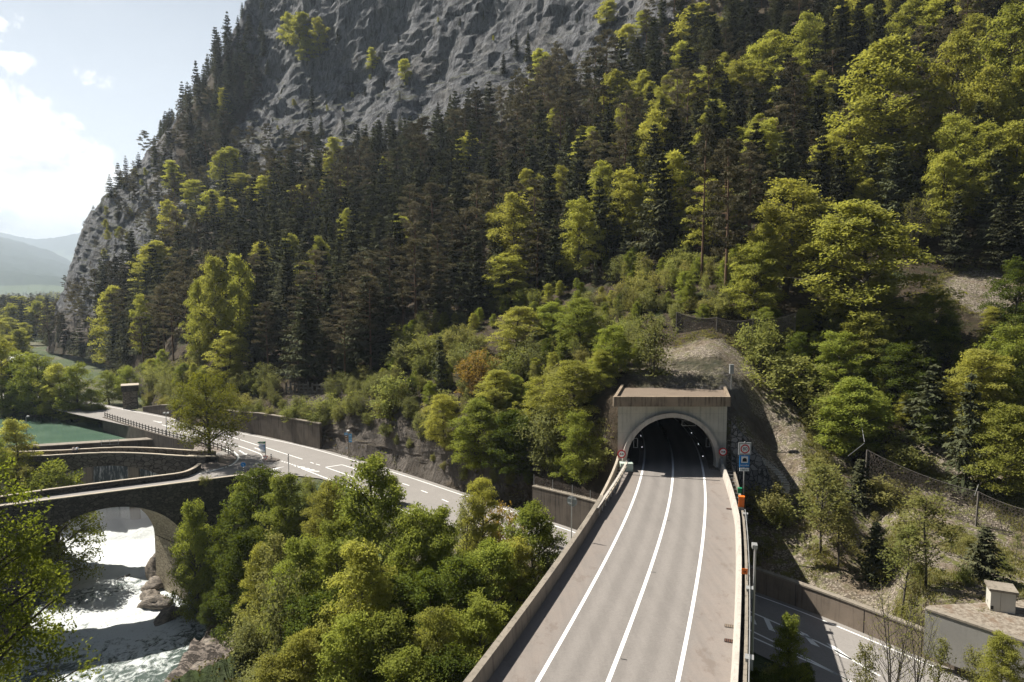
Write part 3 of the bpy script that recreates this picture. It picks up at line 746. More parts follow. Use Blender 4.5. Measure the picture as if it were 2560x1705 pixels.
for k in range(n):
    x, z = inner[k]; a = math.atan2(z - ZA, x - XC)
    c, s = math.cos(a), math.sin(a)
    t = min((PX1 - XC) / c if c > 1e-6 else 1e9, (PX0 - XC) / c if c < -1e-6 else 1e9, (FZ0 + .3 - ZA) / s if s > 1e-6 else 1e9)
    outer.append((XC + c * t, max(zb, ZA + s * t)))
m = MB()
m.strip([(x, PY, z) for x, z in inner], [(x, PY, z) for x, z in outer]); m.add([(PX0, PY, zb - 3.5), (inner[0][0], PY, zb - 3.5), (inner[0][0], PY, inner[0][1]), (PX0, PY, outer[0][1])], [(0, 1, 2, 3)])
m.add([(inner[-1][0], PY, zb - 3.5), (PX1, PY, zb - 3.5), (PX1, PY, outer[-1][1]), (inner[-1][0], PY, inner[-1][1])], [(0, 1, 2, 3)])
# corners between arch fan and frame
for cx in (PX0, PX1):
    ks = [k for k in range(n) if abs(outer[k][0] - cx) < .02 and outer[k][1] < FZ0 + .29]
    kt = [k for k in range(n) if abs(outer[k][1] - (FZ0 + .3)) < .02]
    kk = max(ks, key=lambda k: outer[k][1]); k2 = min(kt, key=lambda k: abs(outer[k][0] - cx))
    m.add([(outer[kk][0], PY, outer[kk][1]), (cx, PY, FZ0 + .3), (outer[k2][0], PY, outer[k2][1])], [(0, 1, 2)])
child(m.build('front_wall', M_PORT, fixn=False), port)
def shear_box(x0, x1, y0, y1, z0, z1):
    m = MB(); f = lambda x, y: x + .25 * (y - 84)
    vs = [(f(x, y), y, z) for z in (z0, z1) for x, y in ((x0, y0), (x1, y0), (x1, y1), (x0, y1))]
    m.add(vs, [(0, 3, 2, 1), (4, 5, 6, 7), (0, 1, 5, 4), (1, 2, 6, 5), (2, 3, 7, 6), (3, 0, 4, 7)]); return m
for x0_, x1_, y1_ in ((PX0, PX0 + .4, 98), (PX1 - .4, PX1, 96.5)): child(shear_box(x0_, x1_, 84.03, y1_, CZ - 26.5, CZ - 14.0).build('side_wall', M_PORT), port)
# projecting ring round the arch
m = MB(); A = arch2(RA); B = arch2(RA + .55)
for P, Qq in ((A, B),):
    f = 83.35
    m.strip([(x, f, z) for x, z in A], [(x, f, z) for x, z in B]); m.strip([(x, f, z) for x, z in B], [(x, PY + .02, z) for x, z in B]); m.strip([(x, PY + .5, z) for x, z in A], [(x, f, z) for x, z in A])
child(m.build('arch_ring', M_CONCL, fixn=False), port)
m = MB(); m.box(((12.4 + 26.75) / 2, 82.85, (FZ0 + FZ1) / 2), (14.35, .5, FZ1 - FZ0)); child(m.build('fascia', M_FASC), port)
for x0_, x1_, y1_ in ((12.72, 13.08, 95.5), (26.68, 27.04, 92.0)): child(shear_box(x0_, x1_, 83.11, y1_, FZ1 - .68, FZ1 - .02).build('upstand', M_FASC), port)
child(shear_box(13.08, 26.68, 83.11, 98.5, FZ1 - .85, FZ1 - .36).build('roof', M_ROOF), port)
# bore
m = MB(); prof = []
for k in range(25):
    a = math.pi + .155 - (math.pi + .31) * k / 24; prof.append((RA * 1.0 * math.cos(a), .85 + RA * math.sin(a)))
pth = []
for y in [83.9] + YT[1:]:
    p, r = vf(y); 
    if y < 90: p = p * ((y - 84) / 6) + np.array([XC + road_cx(y) - road_cx(84), y, rail_y(y)]) * (1 - (y - 84) / 6); 
    pth.append((p, r if y > 88 else (1, 0, 0), (0, 0, 1)))
m.section(pth, prof, closed=False, cap=False)
e0 = len(m.v) - len(prof); m.f.append(tuple(range(e0, e0 + len(prof))))
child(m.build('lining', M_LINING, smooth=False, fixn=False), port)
for sgn in (-1, 1):
    m = MB(); m.section(vpath(YT, 0), [(sgn * 4.35, -.1), (sgn * 4.35, .16), (sgn * 5.5, .16), (sgn * 5.5, -.1)]); child(m.build('walkway', M_DARKC), port)
for px, v0, v1, w, y in ((1589,1096,1119,10,86), (1770,1095,1117,10,86), (1722,1052,1064,34,86)):
    a = W(px - w / 2, v1, y); b = W(px + w / 2, v0, y); m = MB()
    for q in ((a[0], a[2], b[0], a[2]), (a[0], b[2], b[0], b[2]), (a[0], a[2], a[0], b[2]), (b[0], a[2], b[0], b[2])): m.bar((q[0], y, q[1]), (q[2], y, q[3]), .06)
    child(m.build('signal_frame', M_GREYM), port)
for u, v, y in ((1602,1089.5,99), (1605,1117.5,93), (1602.7,1148,89), (1597,1179,86), (1729,1082,99), (1746,1110,93), (1757.5,1140.5,89), (1766.5,1173,86)):
    p = W(u, v, y); m = MB(); m.tube([p + np.array([0, -.05, 0]), p + np.array([0, .05, 0])], .03, 8); child(m.build('guide_light', M_LAMPL), port)
m = MB(); m.box((14.0, 82.3, ZRD + .5), (1.5, 1.1, 1.1)); child(m.build('cabinet', plain('pale_green_box', (.50, .58, .50), .5), fixn=True), port)
m = MB(); m.box(W(1802,1158,83.5), (.5, .3, 1.3)); child(m.build('switch_box', M_GREYM), port)

# ================================================================ SIGNS
def sign_text(txt, parent, loc, size, mat, rx=math.pi / 2, rz=0.0, align='CENTER'):
    c = bpy.data.curves.new('lettering', 'FONT'); c.body = txt; c.size = size; c.align_x = align; c.align_y = 'CENTER'; c.extrude = .004
    o = bpy.data.objects.new('lettering', c); COL.objects.link(o); 
    bpy.context.view_layer.update(); me_ = bpy.data.meshes.new_from_object(o.evaluated_get(bpy.context.evaluated_depsgraph_get())); bpy.data.objects.remove(o); me_.materials.clear(); me_.materials.append(mat)
    o = link('lettering', me_, None, parent, loc); o.rotation_euler = (rx, 0, rz); return o
def little_car(m, x, z, s, y):          # front view of a car as on the no-overtaking sign
    m.box((x, y, z), (.30 * s, .01, .12 * s)); m.box((x, y, z + .10 * s), (.20 * s, .01, .10 * s)); m.box((x - .1 * s, y, z - .09 * s), (.07 * s, .01, .07 * s)); m.box((x + .1 * s, y, z - .09 * s), (.07 * s, .01, .07 * s))
for u, v, lab in ((1554,1135,'round no-overtaking sign on the left foot of the tunnel arch'), (1807.5,1129.5,'round no-overtaking sign on the right foot of the tunnel arch')):
    p = W(u, v, 82.9); s = empty('traffic_sign', p); tag(s, lab, 'road sign', 'no overtaking signs')
    m = MB(); m.disc((0, 0, 0), (0, 1, 0), .52, .03, 32); m.build('rim', M_RED, s)
    m = MB(); m.disc((0, -.022, 0), (0, 1, 0), .36, .012, 32); m.build('face', M_WHITE, s)
    m = MB(); little_car(m, -.14, -.01, .75, -.034); m.build('left_car', M_RED, s)
    m = MB(); little_car(m, .14, -.01, .75, -.034); m.build('right_car', M_BLACK, s)
    m = MB(); m.box((.35 if u < 1600 else -.2, .25, 0), (.5, .45, .09)); m.build('bracket', M_GREYM, s)
q = W(1861.5, 1142, 75.0); gz = ground_at(q[0], q[1])[0]
s = empty('sign_post', (q[0], q[1], gz)); tag(s, 'tall sign post showing 80 limit, blue tunnel panel and 700 m plate', 'road sign')
K = 75.0 / F
zc = lambda v: W(1861, v, 75.0)[2] - gz
m = MB(); m.tube([(0, .06, -.3), (0, .06, zc(1104))], .07, 8); m.build('post', M_STEEL, s)
m = MB(); m.box((0, 0, (zc(1106) + zc(1137)) / 2), (32 * K, .1, 31 * K)); m.build('sign_box', M_GREYM, s)
m = MB(); m.box((0, -.056, (zc(1110) + zc(1133.5)) / 2), (25.5 * K, .012, 24 * K)); m.build('face', M_WHITE, s)
m = MB(); m.disc((0, -.068, zc(1122)), (0, 1, 0), 11.6 * K, .012, 32); m.build('red_ring', M_RED, s)
m = MB(); m.disc((0, -.078, zc(1122)), (0, 1, 0), 8.4 * K, .012, 32); m.build('white_disc', M_WHITE, s)
sign_text('80', s, (0, -.09, zc(1122)), .56, M_BLACK)
m = MB(); m.box((0, 0, (zc(1137.6) + zc(1169)) / 2), (25.5 * K, .07, 31 * K)); m.build('tunnel_panel', M_BLUE, s)
m = MB(); m.box((0, -.042, (zc(1140.5) + zc(1157)) / 2), (17 * K, .012, 16.5 * K)); m.build('white_square', M_WHITE, s)
m = MB(); zz = zc(1154); hw = .24
pts = [(-hw, zz), (hw, zz)] + [(hw * math.cos(a), zz + .2 + hw * math.sin(a)) for a in np.linspace(0, math.pi, 12)]
m.add([(x, -.055, z) for x, z in pts], [tuple(range(len(pts)))]); m.build('tunnel_symbol', M_BLACK, s, fixn=False)
sign_text('Simmeflue', s, (0, -.045, zc(1163)), .235, M_WHITE)
m = MB(); m.box((0, 0, (zc(1170) + zc(1178)) / 2), (24 * K, .06, 8 * K)); m.build('distance_plate', M_WHITE, s)
sign_text('\u2191700 m\u2191', s, (0, -.04, zc(1174)), .27, M_BLACK)

p = np.array([.0893 * 58.2, 58.2, 0]); s = empty('traffic_sign', (p[0], p[1], CZ - 22.6)); tag(s, 'round sign seen from its grey back outside the left parapet', 'road sign')
zs = W(1432, 1253.5, 58.2)[2] - (CZ - 22.6)
m = MB(); m.tube([(0, 0, 0), (0, 0, zs + .45)], .045, 8); m.build('post', M_STEEL, s)
m = MB(); m.disc((.04, .06, zs), (.5, .86, 0), .48, .03, 32); m.build('back', M_GREYM, s)
m = MB(); m.disc((.055, .082, zs), (.5, .86, 0), .47, .012, 32); m.build('face', M_WHITE, s)
for bq in (((.02, .03, zs + .22), (.8, .05, .05), -.53), ((.02, .03, zs - .22), (.8, .05, .05), -.53), ((.45, -.1, .25), (1.0, .08, .08), -.4)): m = MB(); m.box(*bq); m.build('bracket', M_STEEL, s)

# furniture on the right barrier
def on_right(u, v, y, off=7.1):
    return vf(y, off)[0]
y = 67.0; p, r = vf(y, 7.0, .62); s = empty('emergency_phone', p, math.atan2(r[1], r[0])); tag(s, 'orange emergency phone box on the right barrier near the tunnel', 'emergency phone')
m = MB(); m.box((0, 0, .75), (.52, .5, .95)); m.box((0, 0, 1.26), (.58, .56, .07)); m.build('cabinet', M_ORANGE, s)
m = MB(); m.box((0, 0, .12), (.5, .46, .28)); m.build('plinth', M_CONCL, s)
y = 50.5; p, r = vf(y, 6.95, .62); s = empty('small_sign', p, math.atan2(r[1], r[0])); tag(s, 'small orange sign with dark marks on the right barrier beside the lamp pole', 'sign')
m = MB(); m.box((0, 0, .62), (.42, .04, .42)); m.build('plate', M_ORANGE, s)
sign_text('VIA', s, (0, -.03, .60), .17, M_BLACK)
m = MB(); m.tube([(.16, .04, -.1), (.16, .04, .6)], .03, 6); m.build('post', M_STEEL, s)
p, r = vf(50.0, 7.62, 0); s = empty('pole', (p[0], p[1], CZ - 35)); tag(s, 'slim grey pole with a box head beside the right barrier', 'pole')
zt = W(1867, 1336, 50.0)[2] - (CZ - 35)
m = MB(); m.tube([(0, 0, 0), (0, 0, zt)], .085, 10); m.build('shaft', M_STEEL, s)
m = MB(); m.box((-.03, .05, zt + .05), (.36, .6, .28), -.25); m.build('box_head', M_STEEL, s)
for y, lab in ((65.2,'grey junction box hung outside the barrier below the orange phone'), (48.8,'grey junction box on the barrier beneath the small orange sign'), (39.6,'grey junction box on the barrier nearest the camera')):
    p, r = vf(y, 7.3, .38); s = empty('junction_box', p, math.atan2(r[1], r[0])); tag(s, lab, 'junction box', 'junction boxes on the right barrier')
    m = MB(); m.box((0, 0, .1), (.42, .5, .62)); m.build('case', M_GREYM, s)
    m = MB(); m.box((0, 0, .43), (.48, .56, .05)); m.build('lid', M_STEEL, s)
p, r = vf(72.5, 7.1, .62); s = empty('cable_box', p, math.atan2(r[1], r[0])); tag(s, 'dark green box on the right barrier just outside the tunnel', 'box')
m = MB(); m.box((0, 0, .25), (.42, .4, .5)); m.box((0, 0, .52), (.46, .44, .05)); m.build('case', M_GREEN, s)
q = W(1827, 992, 91.5); gz = ground_at(q[0], q[1])[0]; s = empty('mast', (q[0], q[1], gz)); tag(s, 'thin steel mast with grey box behind the portal roof', 'mast')
zt = W(1827, 934, 91.5)[2] - gz
m = MB(); m.tube([(0, 0, -.4), (0, 0, zt)], .06, 8); m.build('pole', M_STEEL, s)
m = MB(); m.box((0, 0, zt + .6), (.52, .4, 1.2)); m.box((0, 0, zt + 1.22), (.6, .48, .05)); m.build('box', M_GREYM, s)

# ================================================================ VALLEY ROAD
def offset_line(L, d):
    L = np.asarray(L); o = []
    for i in range(len(L)):
        t = L[min(i + 1, len(L) - 1)] - L[max(i - 1, 0)]; t = t / np.linalg.norm(t[:2]); nn = np.array([-t[1], t[0], 0])
        o.append(L[i] + nn * d)
    return np.array(o)
BKs = cr(BK, 6)
FRs = offset_line(BKs, 10.2)
m = MB(); m.strip(offset_line(BKs, -.9), offset_line(BKs, 2.2)); m.strip(offset_line(BKs, 2.2), offset_line(BKs, 6)); m.strip(offset_line(BKs, 6), FRs)
lroad = m.build('road', M_ROAD, fixn=False); tag(lroad, kind='structure')
Z4 = np.array([0, 0, .004])
rp = [(-160,1268),(-20,1243),(100,1224.5),(240,1206.5),(380,1189.5),(450.7,1180),(479,1170),(496,1158.5)]
jun = [G(u, v, -31.008) for u, v in ((900,1225),(800,1196),(735,1188),(690,1192),(640,1196),(612,1193),(560,1200),(470,1206),(380,1216),(200,1240),(60,1262),(-120,1290))] + \
      [np.array([q[0], q[1], ZR - .008]) for q in (G(u, v, -30.05) for u, v in rp)] + [G(u, v, -31.008) for u, v in ((510,1140),(560,1126),(640,1120))]
m = MB(); m.add(jun, [tuple(range(len(jun)))]); tag(m.build('road', M_ROAD, fixn=False), kind='structure')
def pline(name, pts, w, parent=lroad, z=-31.0, mat=None, lift=.004, close=False):
    P = [G(u, v, z) + np.array([0, 0, lift]) for u, v in pts]
    P = cr(P, 4) if len(P) > 2 else np.array(P)
    m = MB(); m.strip(offset_line(P, -w / 2), offset_line(P, w / 2)); o = m.build(name, mat or M_PAINT, fixn=False); o.parent = parent; return o
def wline(name, P, w, lift=.004):
    P = np.asarray(P) + np.array([0, 0, lift]); m = MB(); m.strip(offset_line(P, -w / 2), offset_line(P, w / 2)); o = m.build(name, M_PAINT, fixn=False); o.parent = lroad
wline('edge_line', BKs[3:-6] if False else offset_line(BKs, .12), .18)
pline('lane_line', [(431,1061),(560,1088),(643,1112.5),(667,1119.5),(756,1148)], .22)
pline('lane_line', [(450,1079),(560,1104),(636.5,1129),(654,1138),(657,1150)], .22)
pline('edge_line', [(545,1118),(581.7,1128.5),(595.7,1141),(592,1152),(576.6,1163.5),(545,1173),(490,1186),(430,1198)], .34)
pline('edge_line', [(735,1163.5),(797,1188),(861,1213),(930,1242),(1010,1277),(1100,1318)], .22)
pline('turn_line', [(814,1168),(855,1161.7)], .26); pline('turn_line', [(855,1161.7),(886,1171.5),(920,1183)], .2); pline('turn_line', [(815,1168.5),(868,1187),(900,1199)], .2)
for a, b in (((1053,1226),(1069,1232)), ((1005,1208),(1023,1214)), ((1105,1248),(1121,1255)), ((960,1191),(975,1197)), ((790,1160),(800,1163)), ((776,1155.5),(784,1158.5))): pline('lane_dash', [a, b], .2)
for k in range(7):
    u = 632 + k * 3.6; v = 1163 - k * 1.75; pline('give_way_dash', [(u, v), (u + 2.0, v - .9)], .3)
for k in range(7):
    u = 704 + k * 6.2; v = 1152.5 + k * 2.0; pline('give_way_dash', [(u, v), (u + 3.4, v + 1.1)], .3)
for k in range(4):
    u = 738 + k * 12; v = 1166 + k * 3.5; pline('hatch_bar', [(u, v), (u + 24, v + 2)], .35)
tri = [G(u, v, -31.0) + Z4 for u, v in ((676,1172.5),(712,1166.2),(700,1169.5),(684,1174.5))]
m = MB(); m.add(tri, [(0, 1, 2, 3)]); o = m.build('splitter_wedge', M_PAINT, fixn=False); o.parent = lroad
def arrow(p, d, L, w):
    d = np.array([d[0], d[1], 0]); d = d / np.linalg.norm(d); nn = np.array([-d[1], d[0], 0]); p = np.array(p) + Z4
    m = MB(); m.add([p - nn * w, p + nn * w, p + d * L + nn * w, p + d * L - nn * w], [(0, 1, 2, 3)])
    e = p + d * L; m.add([e - nn * w * 4, e + nn * w * 4, e + d * L * .45], [(0, 1, 2)]); o = m.build('arrow_marking', M_PAINT, fixn=False); o.parent = lroad
for a, b in (((598,1126),(611,1134)), ((636,1119.5),(650,1124)), ((383,1052),(398,1055)), ((405,1062),(418,1065))):
    A_, B_ = G(*a, -31.0), G(*b, -31.0); arrow(A_, (B_ - A_)[:2], np.linalg.norm(B_ - A_), .14)
# right of the viaduct: hatched middle of the road
pline('lane_line', [(1820,1502),(1869,1526),(1960,1566),(2080,1622),(2200,1690)], .2); pline('lane_line', [(1800,1535),(1869,1572),(1950,1612),(2060,1668),(2120,1700)], .2)
pline('edge_line', [(1880,1592),(1960,1628),(2039,1661),(2108,1694),(2200,1745)], .2)
for q in (((1869,1538),(1884,1541),(1892,1562),(1880,1558)), ((1909,1545),(1922,1549),(1938,1580),(1922,1574)), ((2066,1607),(2090,1618),(2135,1652),(2100,1640)), ((2000,1578),(2018,1586),(2050,1618),(2028,1610))):
    m = MB(); m.add([G(u, v, -31.0) + Z4 for u, v in q], [(0, 1, 2, 3)]); o = m.build('hatch_bar', M_PAINT, fixn=False); o.parent = lroad
# kerbed islands
for q, nm in (([(655,1150),(662,1140),(672,1141),(700,1150),(690,1154),(660,1156)], 'traffic_island'), ([(612,1176),(640,1170),(668,1169),(690,1168),(672,1173),(640,1181),(612,1183)], 'traffic_island')):
    P = [G(u, v, -31.0) for u, v in q]; m = MB(); m.prism(P, ZR - .1, ZR + .12); tag(m.build(nm, M_PAVE), kind='structure')
P = [G(u, v, -31.0) for u, v in ((497,1166),(545,1140),(584,1136),(592,1143),(588,1151),(572,1162),(545,1170),(505,1174))][::-1]
m = MB(); m.prism(P, ZR - .2, ZR + .10); tag(m.build('pavement', M_PAVE), kind='structure')
P = [G(u, v, -31.1) for u, v in ((484,1126),(488,1105),(540,1112),(560,1128),(552,1140),(520,1142))]
m = MB(); m.add(P, [tuple(range(len(P)))]); tag(m.build('pavement', M_PAVE, fixn=False), kind='structure')

# ================================================================ WALLS
def wall(name, base, hts, th, mat, label, cat='retaining wall', cope=None):
    """wall along a polyline; hts above each point"""
    base = np.asarray(base, float); c = base[len(base) // 2]
    a = base; b = offset_line(base, -th); m = MB(); n = len(a)
    T1 = [p + np.array([0, 0, h]) for p, h in zip(a, hts)]; T2 = [p + np.array([0, 0, h]) for p, h in zip(b, hts)]
    dn = np.array([0, 0, -1.2])
    m.strip([p + dn for p in a], T1); m.strip(T1, T2); m.strip(T2, [p + dn for p in b])
    m.add([a[0] + dn, T1[0], T2[0], b[0] + dn], [(0, 1, 2, 3)]); m.add([a[-1] + dn, b[-1] + dn, T2[-1], T1[-1]], [(0, 1, 2, 3)])
    o = m.build(name, mat); tag(o, label, cat)
    if cope:
        mm = MB(); a2 = offset_line(base, .08); b2 = offset_line(base, -th - .08)
        for lo, hi in ((0.003, .16),):
            A1 = [p + np.array([0, 0, h + lo]) for p, h in zip(a2, hts)]; A2 = [p + np.array([0, 0, h + hi]) for p, h in zip(a2, hts)]
            B1 = [p + np.array([0, 0, h + lo]) for p, h in zip(b2, hts)]; B2 = [p + np.array([0, 0, h + hi]) for p, h in zip(b2, hts)]
            mm.strip(A1, A2); mm.strip(A2, B2); mm.strip(B2, B1); mm.add([A1[0], A2[0], B2[0], B1[0]], [(0, 1, 2, 3)]); mm.add([A1[-1], B1[-1], B2[-1], A2[-1]], [(0, 1, 2, 3)])
        k = mm.build('coping', cope); k.parent = o
    return o
wb = cr(road_px([(792,1124.5),(664,1094),(560,1074),(431,1046),(350,1029)]), 5); wh = np.interp(np.linspace(0, 1, len(wb)), [0, .3, .6, .85, 1], [4.9, 4.6, 3.8, 2.4, 1.0])
wall('retaining_wall', offset_line(wb, -.7), wh, .6, M_DARKC, 'long dark retaining wall behind the valley road left of the rock face', cope=M_CONC)
wb = cr(road_px([(1560,1378),(1440,1331),(1322,1291)]), 5); wall('retaining_wall', offset_line(wb, -.7), np.linspace(4.6, 4.0, len(wb)), .6, M_DARKC, 'streaked dark retaining wall below the left side of the viaduct', cope=M_CONC)
wb = cr(np.array([BK[0], BK[1]] + road_px([(2402,1690),(2270,1638),(2066,1553),(1869,1479),(1780,1448)])), 5); wall('retaining_wall', offset_line(wb, -.6), np.full(len(wb), 2.25), .45, concrete('brown_concrete', (.235, .19, .15), .5, .6), 'brown retaining wall along the road under the bare trees', cope=M_CONC)
wo_ = [o for o in bpy.data.objects if o.name.startswith('retaining_wall')][-1]; wj = offset_line(wb, -.593)
for k in range(6, len(wj), 4):
    m = MB(); m.bar(wj[k] + np.array([0, 0, 0]), wj[k] + np.array([0, 0, 2.2]), .04); q = m.build('joint', M_BLACK); q.parent = wo_
ct = [G(2313,1524,-26.3), G(2440,1566,-26.3), G(2556,1605,-26.3), G(2760,1672,-26.3)]
cb = np.array([p - np.array([0, 0, 2.6]) for p in ct][::-1]); wall('retaining_wall', cb, [2.6] * 4, .4, concrete('grey_render', (.27, .26, .24), .75, .3), 'pale grey upper wall below the concrete hut', cope=M_CONC)
tp = [ct[0], ct[1], ct[2], ct[3], ct[3] + np.array([3, 7, 0]), G(2570,1500,-26.3), G(2440,1508,-26.3), G(2330,1514,-26.3)]
m = MB(); m.add([p + np.array([0, .3, -.12]) for p in tp], [tuple(range(len(tp)))])
def gravel():
    t = NT('terrace_gravel'); p = t.pos(); n = t.noise(p, 3, 6, .7); n2 = t.noise(p, .9, 4); v = t.voro(p, 7)
    c = t.mix(t.ramp(n, .35, .65), (.15, .12, .09), (.30, .26, .21)); c = t.mix(t.math('MULTIPLY', t.ramp(n2, .52, .68), .6), c, (.14, .085, .05))
    return t.done(t.pbsdf(c, .95, t.bump(v, .6, .05)))
tag(m.build('terrace', gravel(), fixn=False), kind='structure')
hb = G(2506,1530,-26.4); s = empty('concrete_hut', hb, math.radians(-24)); s.scale = (.85, .85, .88); tag(s, 'small pale concrete hut with a flat roof on the gravel terrace', 'hut')
m = MB(); m.box((0, .9, .95), (2.0, 1.9, 1.9)); m.build('wall', concrete('hut_concrete', (.52, .50, .44), .8, .25), s)
m = MB(); m.box((0, .9, 2.0), (2.35, 2.25, .22)); m.build('roof', M_CONC, s)
m = MB(); m.box((-.85, -.062, .28), (.22, .02, .34)); m.build('vent', M_BLACK, s)
m = MB(); m.box((-.2, -.056, .95), (.02, .012, 1.8)); m.build('seam', M_DARKC, s)

# block-stone wall and steps right of the portal
m = MB(); A1 = []; B1 = []
for u, v0, v1, y in ((1829,1055,1200,83.6), (1846,1075,1215,83.2), (1880,1112,1222,82.6), (1905,1150,1226,82.0), (1925,1190,1232,81.4), (1942,1232,1240,80.8)):
    A1.append(W(u, v0, y)); B1.append(W(u, v1 + 12, y - .9))
m.strip(A1, B1); dd = np.array([.25, .9, .05]); m.strip([p + dd for p in A1], A1); m.strip([p + dd for p in B1], [p + dd for p in A1])
o = m.build('stone_wall', M_BLOCK); tag(o, 'wall of rough grey blocks beside the tunnel portal below the steps', 'stone wall')
st = [(1893,1142,83.6),(1900,1147,83.4),(1907,1152,83.2),(1914,1157,83),(1921,1163,82.7),(1929,1168,82.5),(1937,1174,82.2),(1943,1180,82),(1949,1186,81.7),(1954,1193,81.3),(1958,1199,81),(1962,1205,80.6),(1964,1211,80.3),(1965,1217,80),(1965,1222,79.7),(1964,1227,79.3),(1962,1231,79)]
b0 = W(*st[8]); s = empty('outdoor_stairs', b0); tag(s, 'curving flight of pale steps up the slope beside the block wall', 'stairs')
for u, v, y in st:
    p = W(u, v, y); m = MB(); m.box(p, (.85, .32, .14), -.25); child(m.build('step', M_CONCL), s)
m = MB(); m.tube([W(u - 9, v - 16, y) for u, v, y in st[::2]], .025, 5)
for u, v, y in st[::4]: m.bar(W(u - 9, v + 2, y), W(u - 9, v - 16, y), .05)
child(m.build('handrail', M_GREYM), s)

# pillbox by the far end of the road
b = G(327,1019,-31.0); s = empty('stone_tower', b, .5); tag(s, 'small stone tower with flat slab roof by the far road', 'tower')
m = MB(); m.box((0, 0, 2.2), (3.4, 3.4, 4.8)); m.build('wall', M_STONEL, s)
m = MB(); m.box((0, 0, 5.2), (3.9, 3.9, 1.5)); m.build('parapet', M_STONE, s)
m = MB(); m.box((0, 0, 6.0), (4.1, 4.1, .18)); m.build('roof', M_COPE, s)

# log cribs on the slope above the retaining wall
p0 = W(716,964,150); p1 = W(850,968,141)
s = empty('timber_barrier', (p0 + p1) / 2); tag(s, 'dark timber rockfall barrier of stacked beams on the slope above the wall', 'barrier')
for k in range(13):
    t = k / 12; p = p0 * (1 - t) + p1 * t; m = MB(); m.bar(p + np.array([0, 0, -5]), p + np.array([0, 0, .7 + .25 * (k % 2)]), .34); child(m.build('post', M_WOODD), s)
for k in range(12):
    for r in range(5):
        if (k * 7 + r * 3) % 5 == 0: continue
        a = p0 * (1 - k / 12) + p1 * (k / 12); b = p0 * (1 - (k + 1) / 12) + p1 * ((k + 1) / 12); m = MB()
        z = np.array([0, -.2, .35 - r * .72]); m.bar(a * .88 + b * .12 + z, a * .12 + b * .88 + z, .22, .3); child(m.build('beam', M_WOODD), s)

# ================================================================ BRIDGES AND BARRAGE
def arch_bridge(F0, e, nrm, w, ts, top, tc, a, b, zs, zbot, par, mats, skew=0.0):
    """F0 world xy of the front face at t=0; e along, nrm to the back. Returns front, soffit, rear meshes"""
    e = np.array([e[0], e[1], 0]); nrm = np.array([nrm[0], nrm[1], 0]); F0 = np.array([F0[0], F0[1], 0])
    ts = sorted(set(list(ts) + [tc - a + 1e-3, tc + a - 1e-3] + list(tc + a * np.cos(np.linspace(0.02, math.pi - .02, 34)))))
    def low(t):
        q = (t - tc) / a
        return zs + b * math.sqrt(max(0, 1 - q * q)) if abs(q) < 1 else zbot
    P = lambda t, n_, z: F0 + e * (t - skew * n_) + nrm * n_ + np.array([0, 0, z])
    fr = MB(); so = MB(); 
    fr.strip([P(t, 0, top(t)) for t in ts], [P(t, 0, low(t)) for t in ts]); fr.strip([P(t, w, low(t)) for t in ts], [P(t, w, top(t)) for t in ts])
    fr.strip([P(t, w, top(t)) for t in ts], [P(t, 0, top(t)) for t in ts])
    fr.add([P(ts[0], 0, top(ts[0])), P(ts[0], w, top(ts[0])), P(ts[0], w, zbot), P(ts[0], 0, zbot)], [(0, 1, 2, 3)])
    fr.add([P(ts[-1], 0, top(ts[-1])), P(ts[-1], 0, zbot), P(ts[-1], w, zbot), P(ts[-1], w, top(ts[-1]))], [(0, 1, 2, 3)])
    ti = [t for t in ts if abs(t - tc) < a]
    so.strip([P(t, 0, low(t)) for t in ti], [P(t, w, low(t)) for t in ti])
    for t in (tc - a, tc + a): so.strip([P(t, 0, zs), P(t, 0, zbot)], [P(t, w, zs), P(t, w, zbot)])
    return fr, so, P
# front road bridge
FE = (.865, .50); FN = (-.50, .865); FO = (-64.3, 96.4)
s = empty('road_bridge', (-60, 99, CZ - 31)); tag(s, 'dark stone arch road bridge over the white water', 'bridge')
fr, so_, P = arch_bridge(FO, FE, FN, 9.0, np.linspace(-34, 24.2, 60), lambda t: CZ - 31.03, 5.2, 10.2, 8.1, CZ - 40.6, CZ - 53, None, None, .45)
child(fr.build('spandrel', M_STONE, fixn=False), s); child(so_.build('soffit', M_SOFF, fixn=False), s)
tt = np.linspace(-34, 24.2, 40)
m = MB(); m.section([(P(t, 0, CZ - 30.9), (FN[0], FN[1], 0), (0, 0, 1)) for t in tt], [(-.02, -.6), (-.02, .7), (.42, .7), (.42, -.13)]); child(m.build('parapet', M_STONE), s)
m = MB(); m.section([(P(t, 0, CZ - 30.9), (FN[0], FN[1], 0), (0, 0, 1)) for t in tt], [(-.08, .703), (-.08, .83), (.48, .83), (.48, .703)]); child(m.build('coping', M_COPE), s)
rp = [(-160,1268),(-20,1243),(100,1224.5),(240,1206.5),(380,1189.5),(450.7,1180),(479,1170),(496,1158.5)]
RP = cr([G(u, v, -30.05) for u, v in rp], 5)
m = MB(); a_ = RP; b_ = offset_line(RP, -.42); zz = lambda L, z: [np.array([p[0], p[1], CZ + z]) for p in L]
m.strip(zz(a_, -31.15), zz(a_, -30.17)); m.strip(zz(a_, -30.17), zz(b_, -30.17)); m.strip(zz(b_, -30.17), zz(b_, -33.5)); child(m.build('parapet', M_STONE), s)
m = MB(); a2 = offset_line(RP, .07); b2 = offset_line(RP, -.49); m.strip(zz(a2, -30.165), zz(a2, -30.05)); m.strip(zz(a2, -30.05), zz(b2, -30.05)); m.strip(zz(b2, -30.05), zz(b2, -30.165)); child(m.build('coping', M_COPE), s)

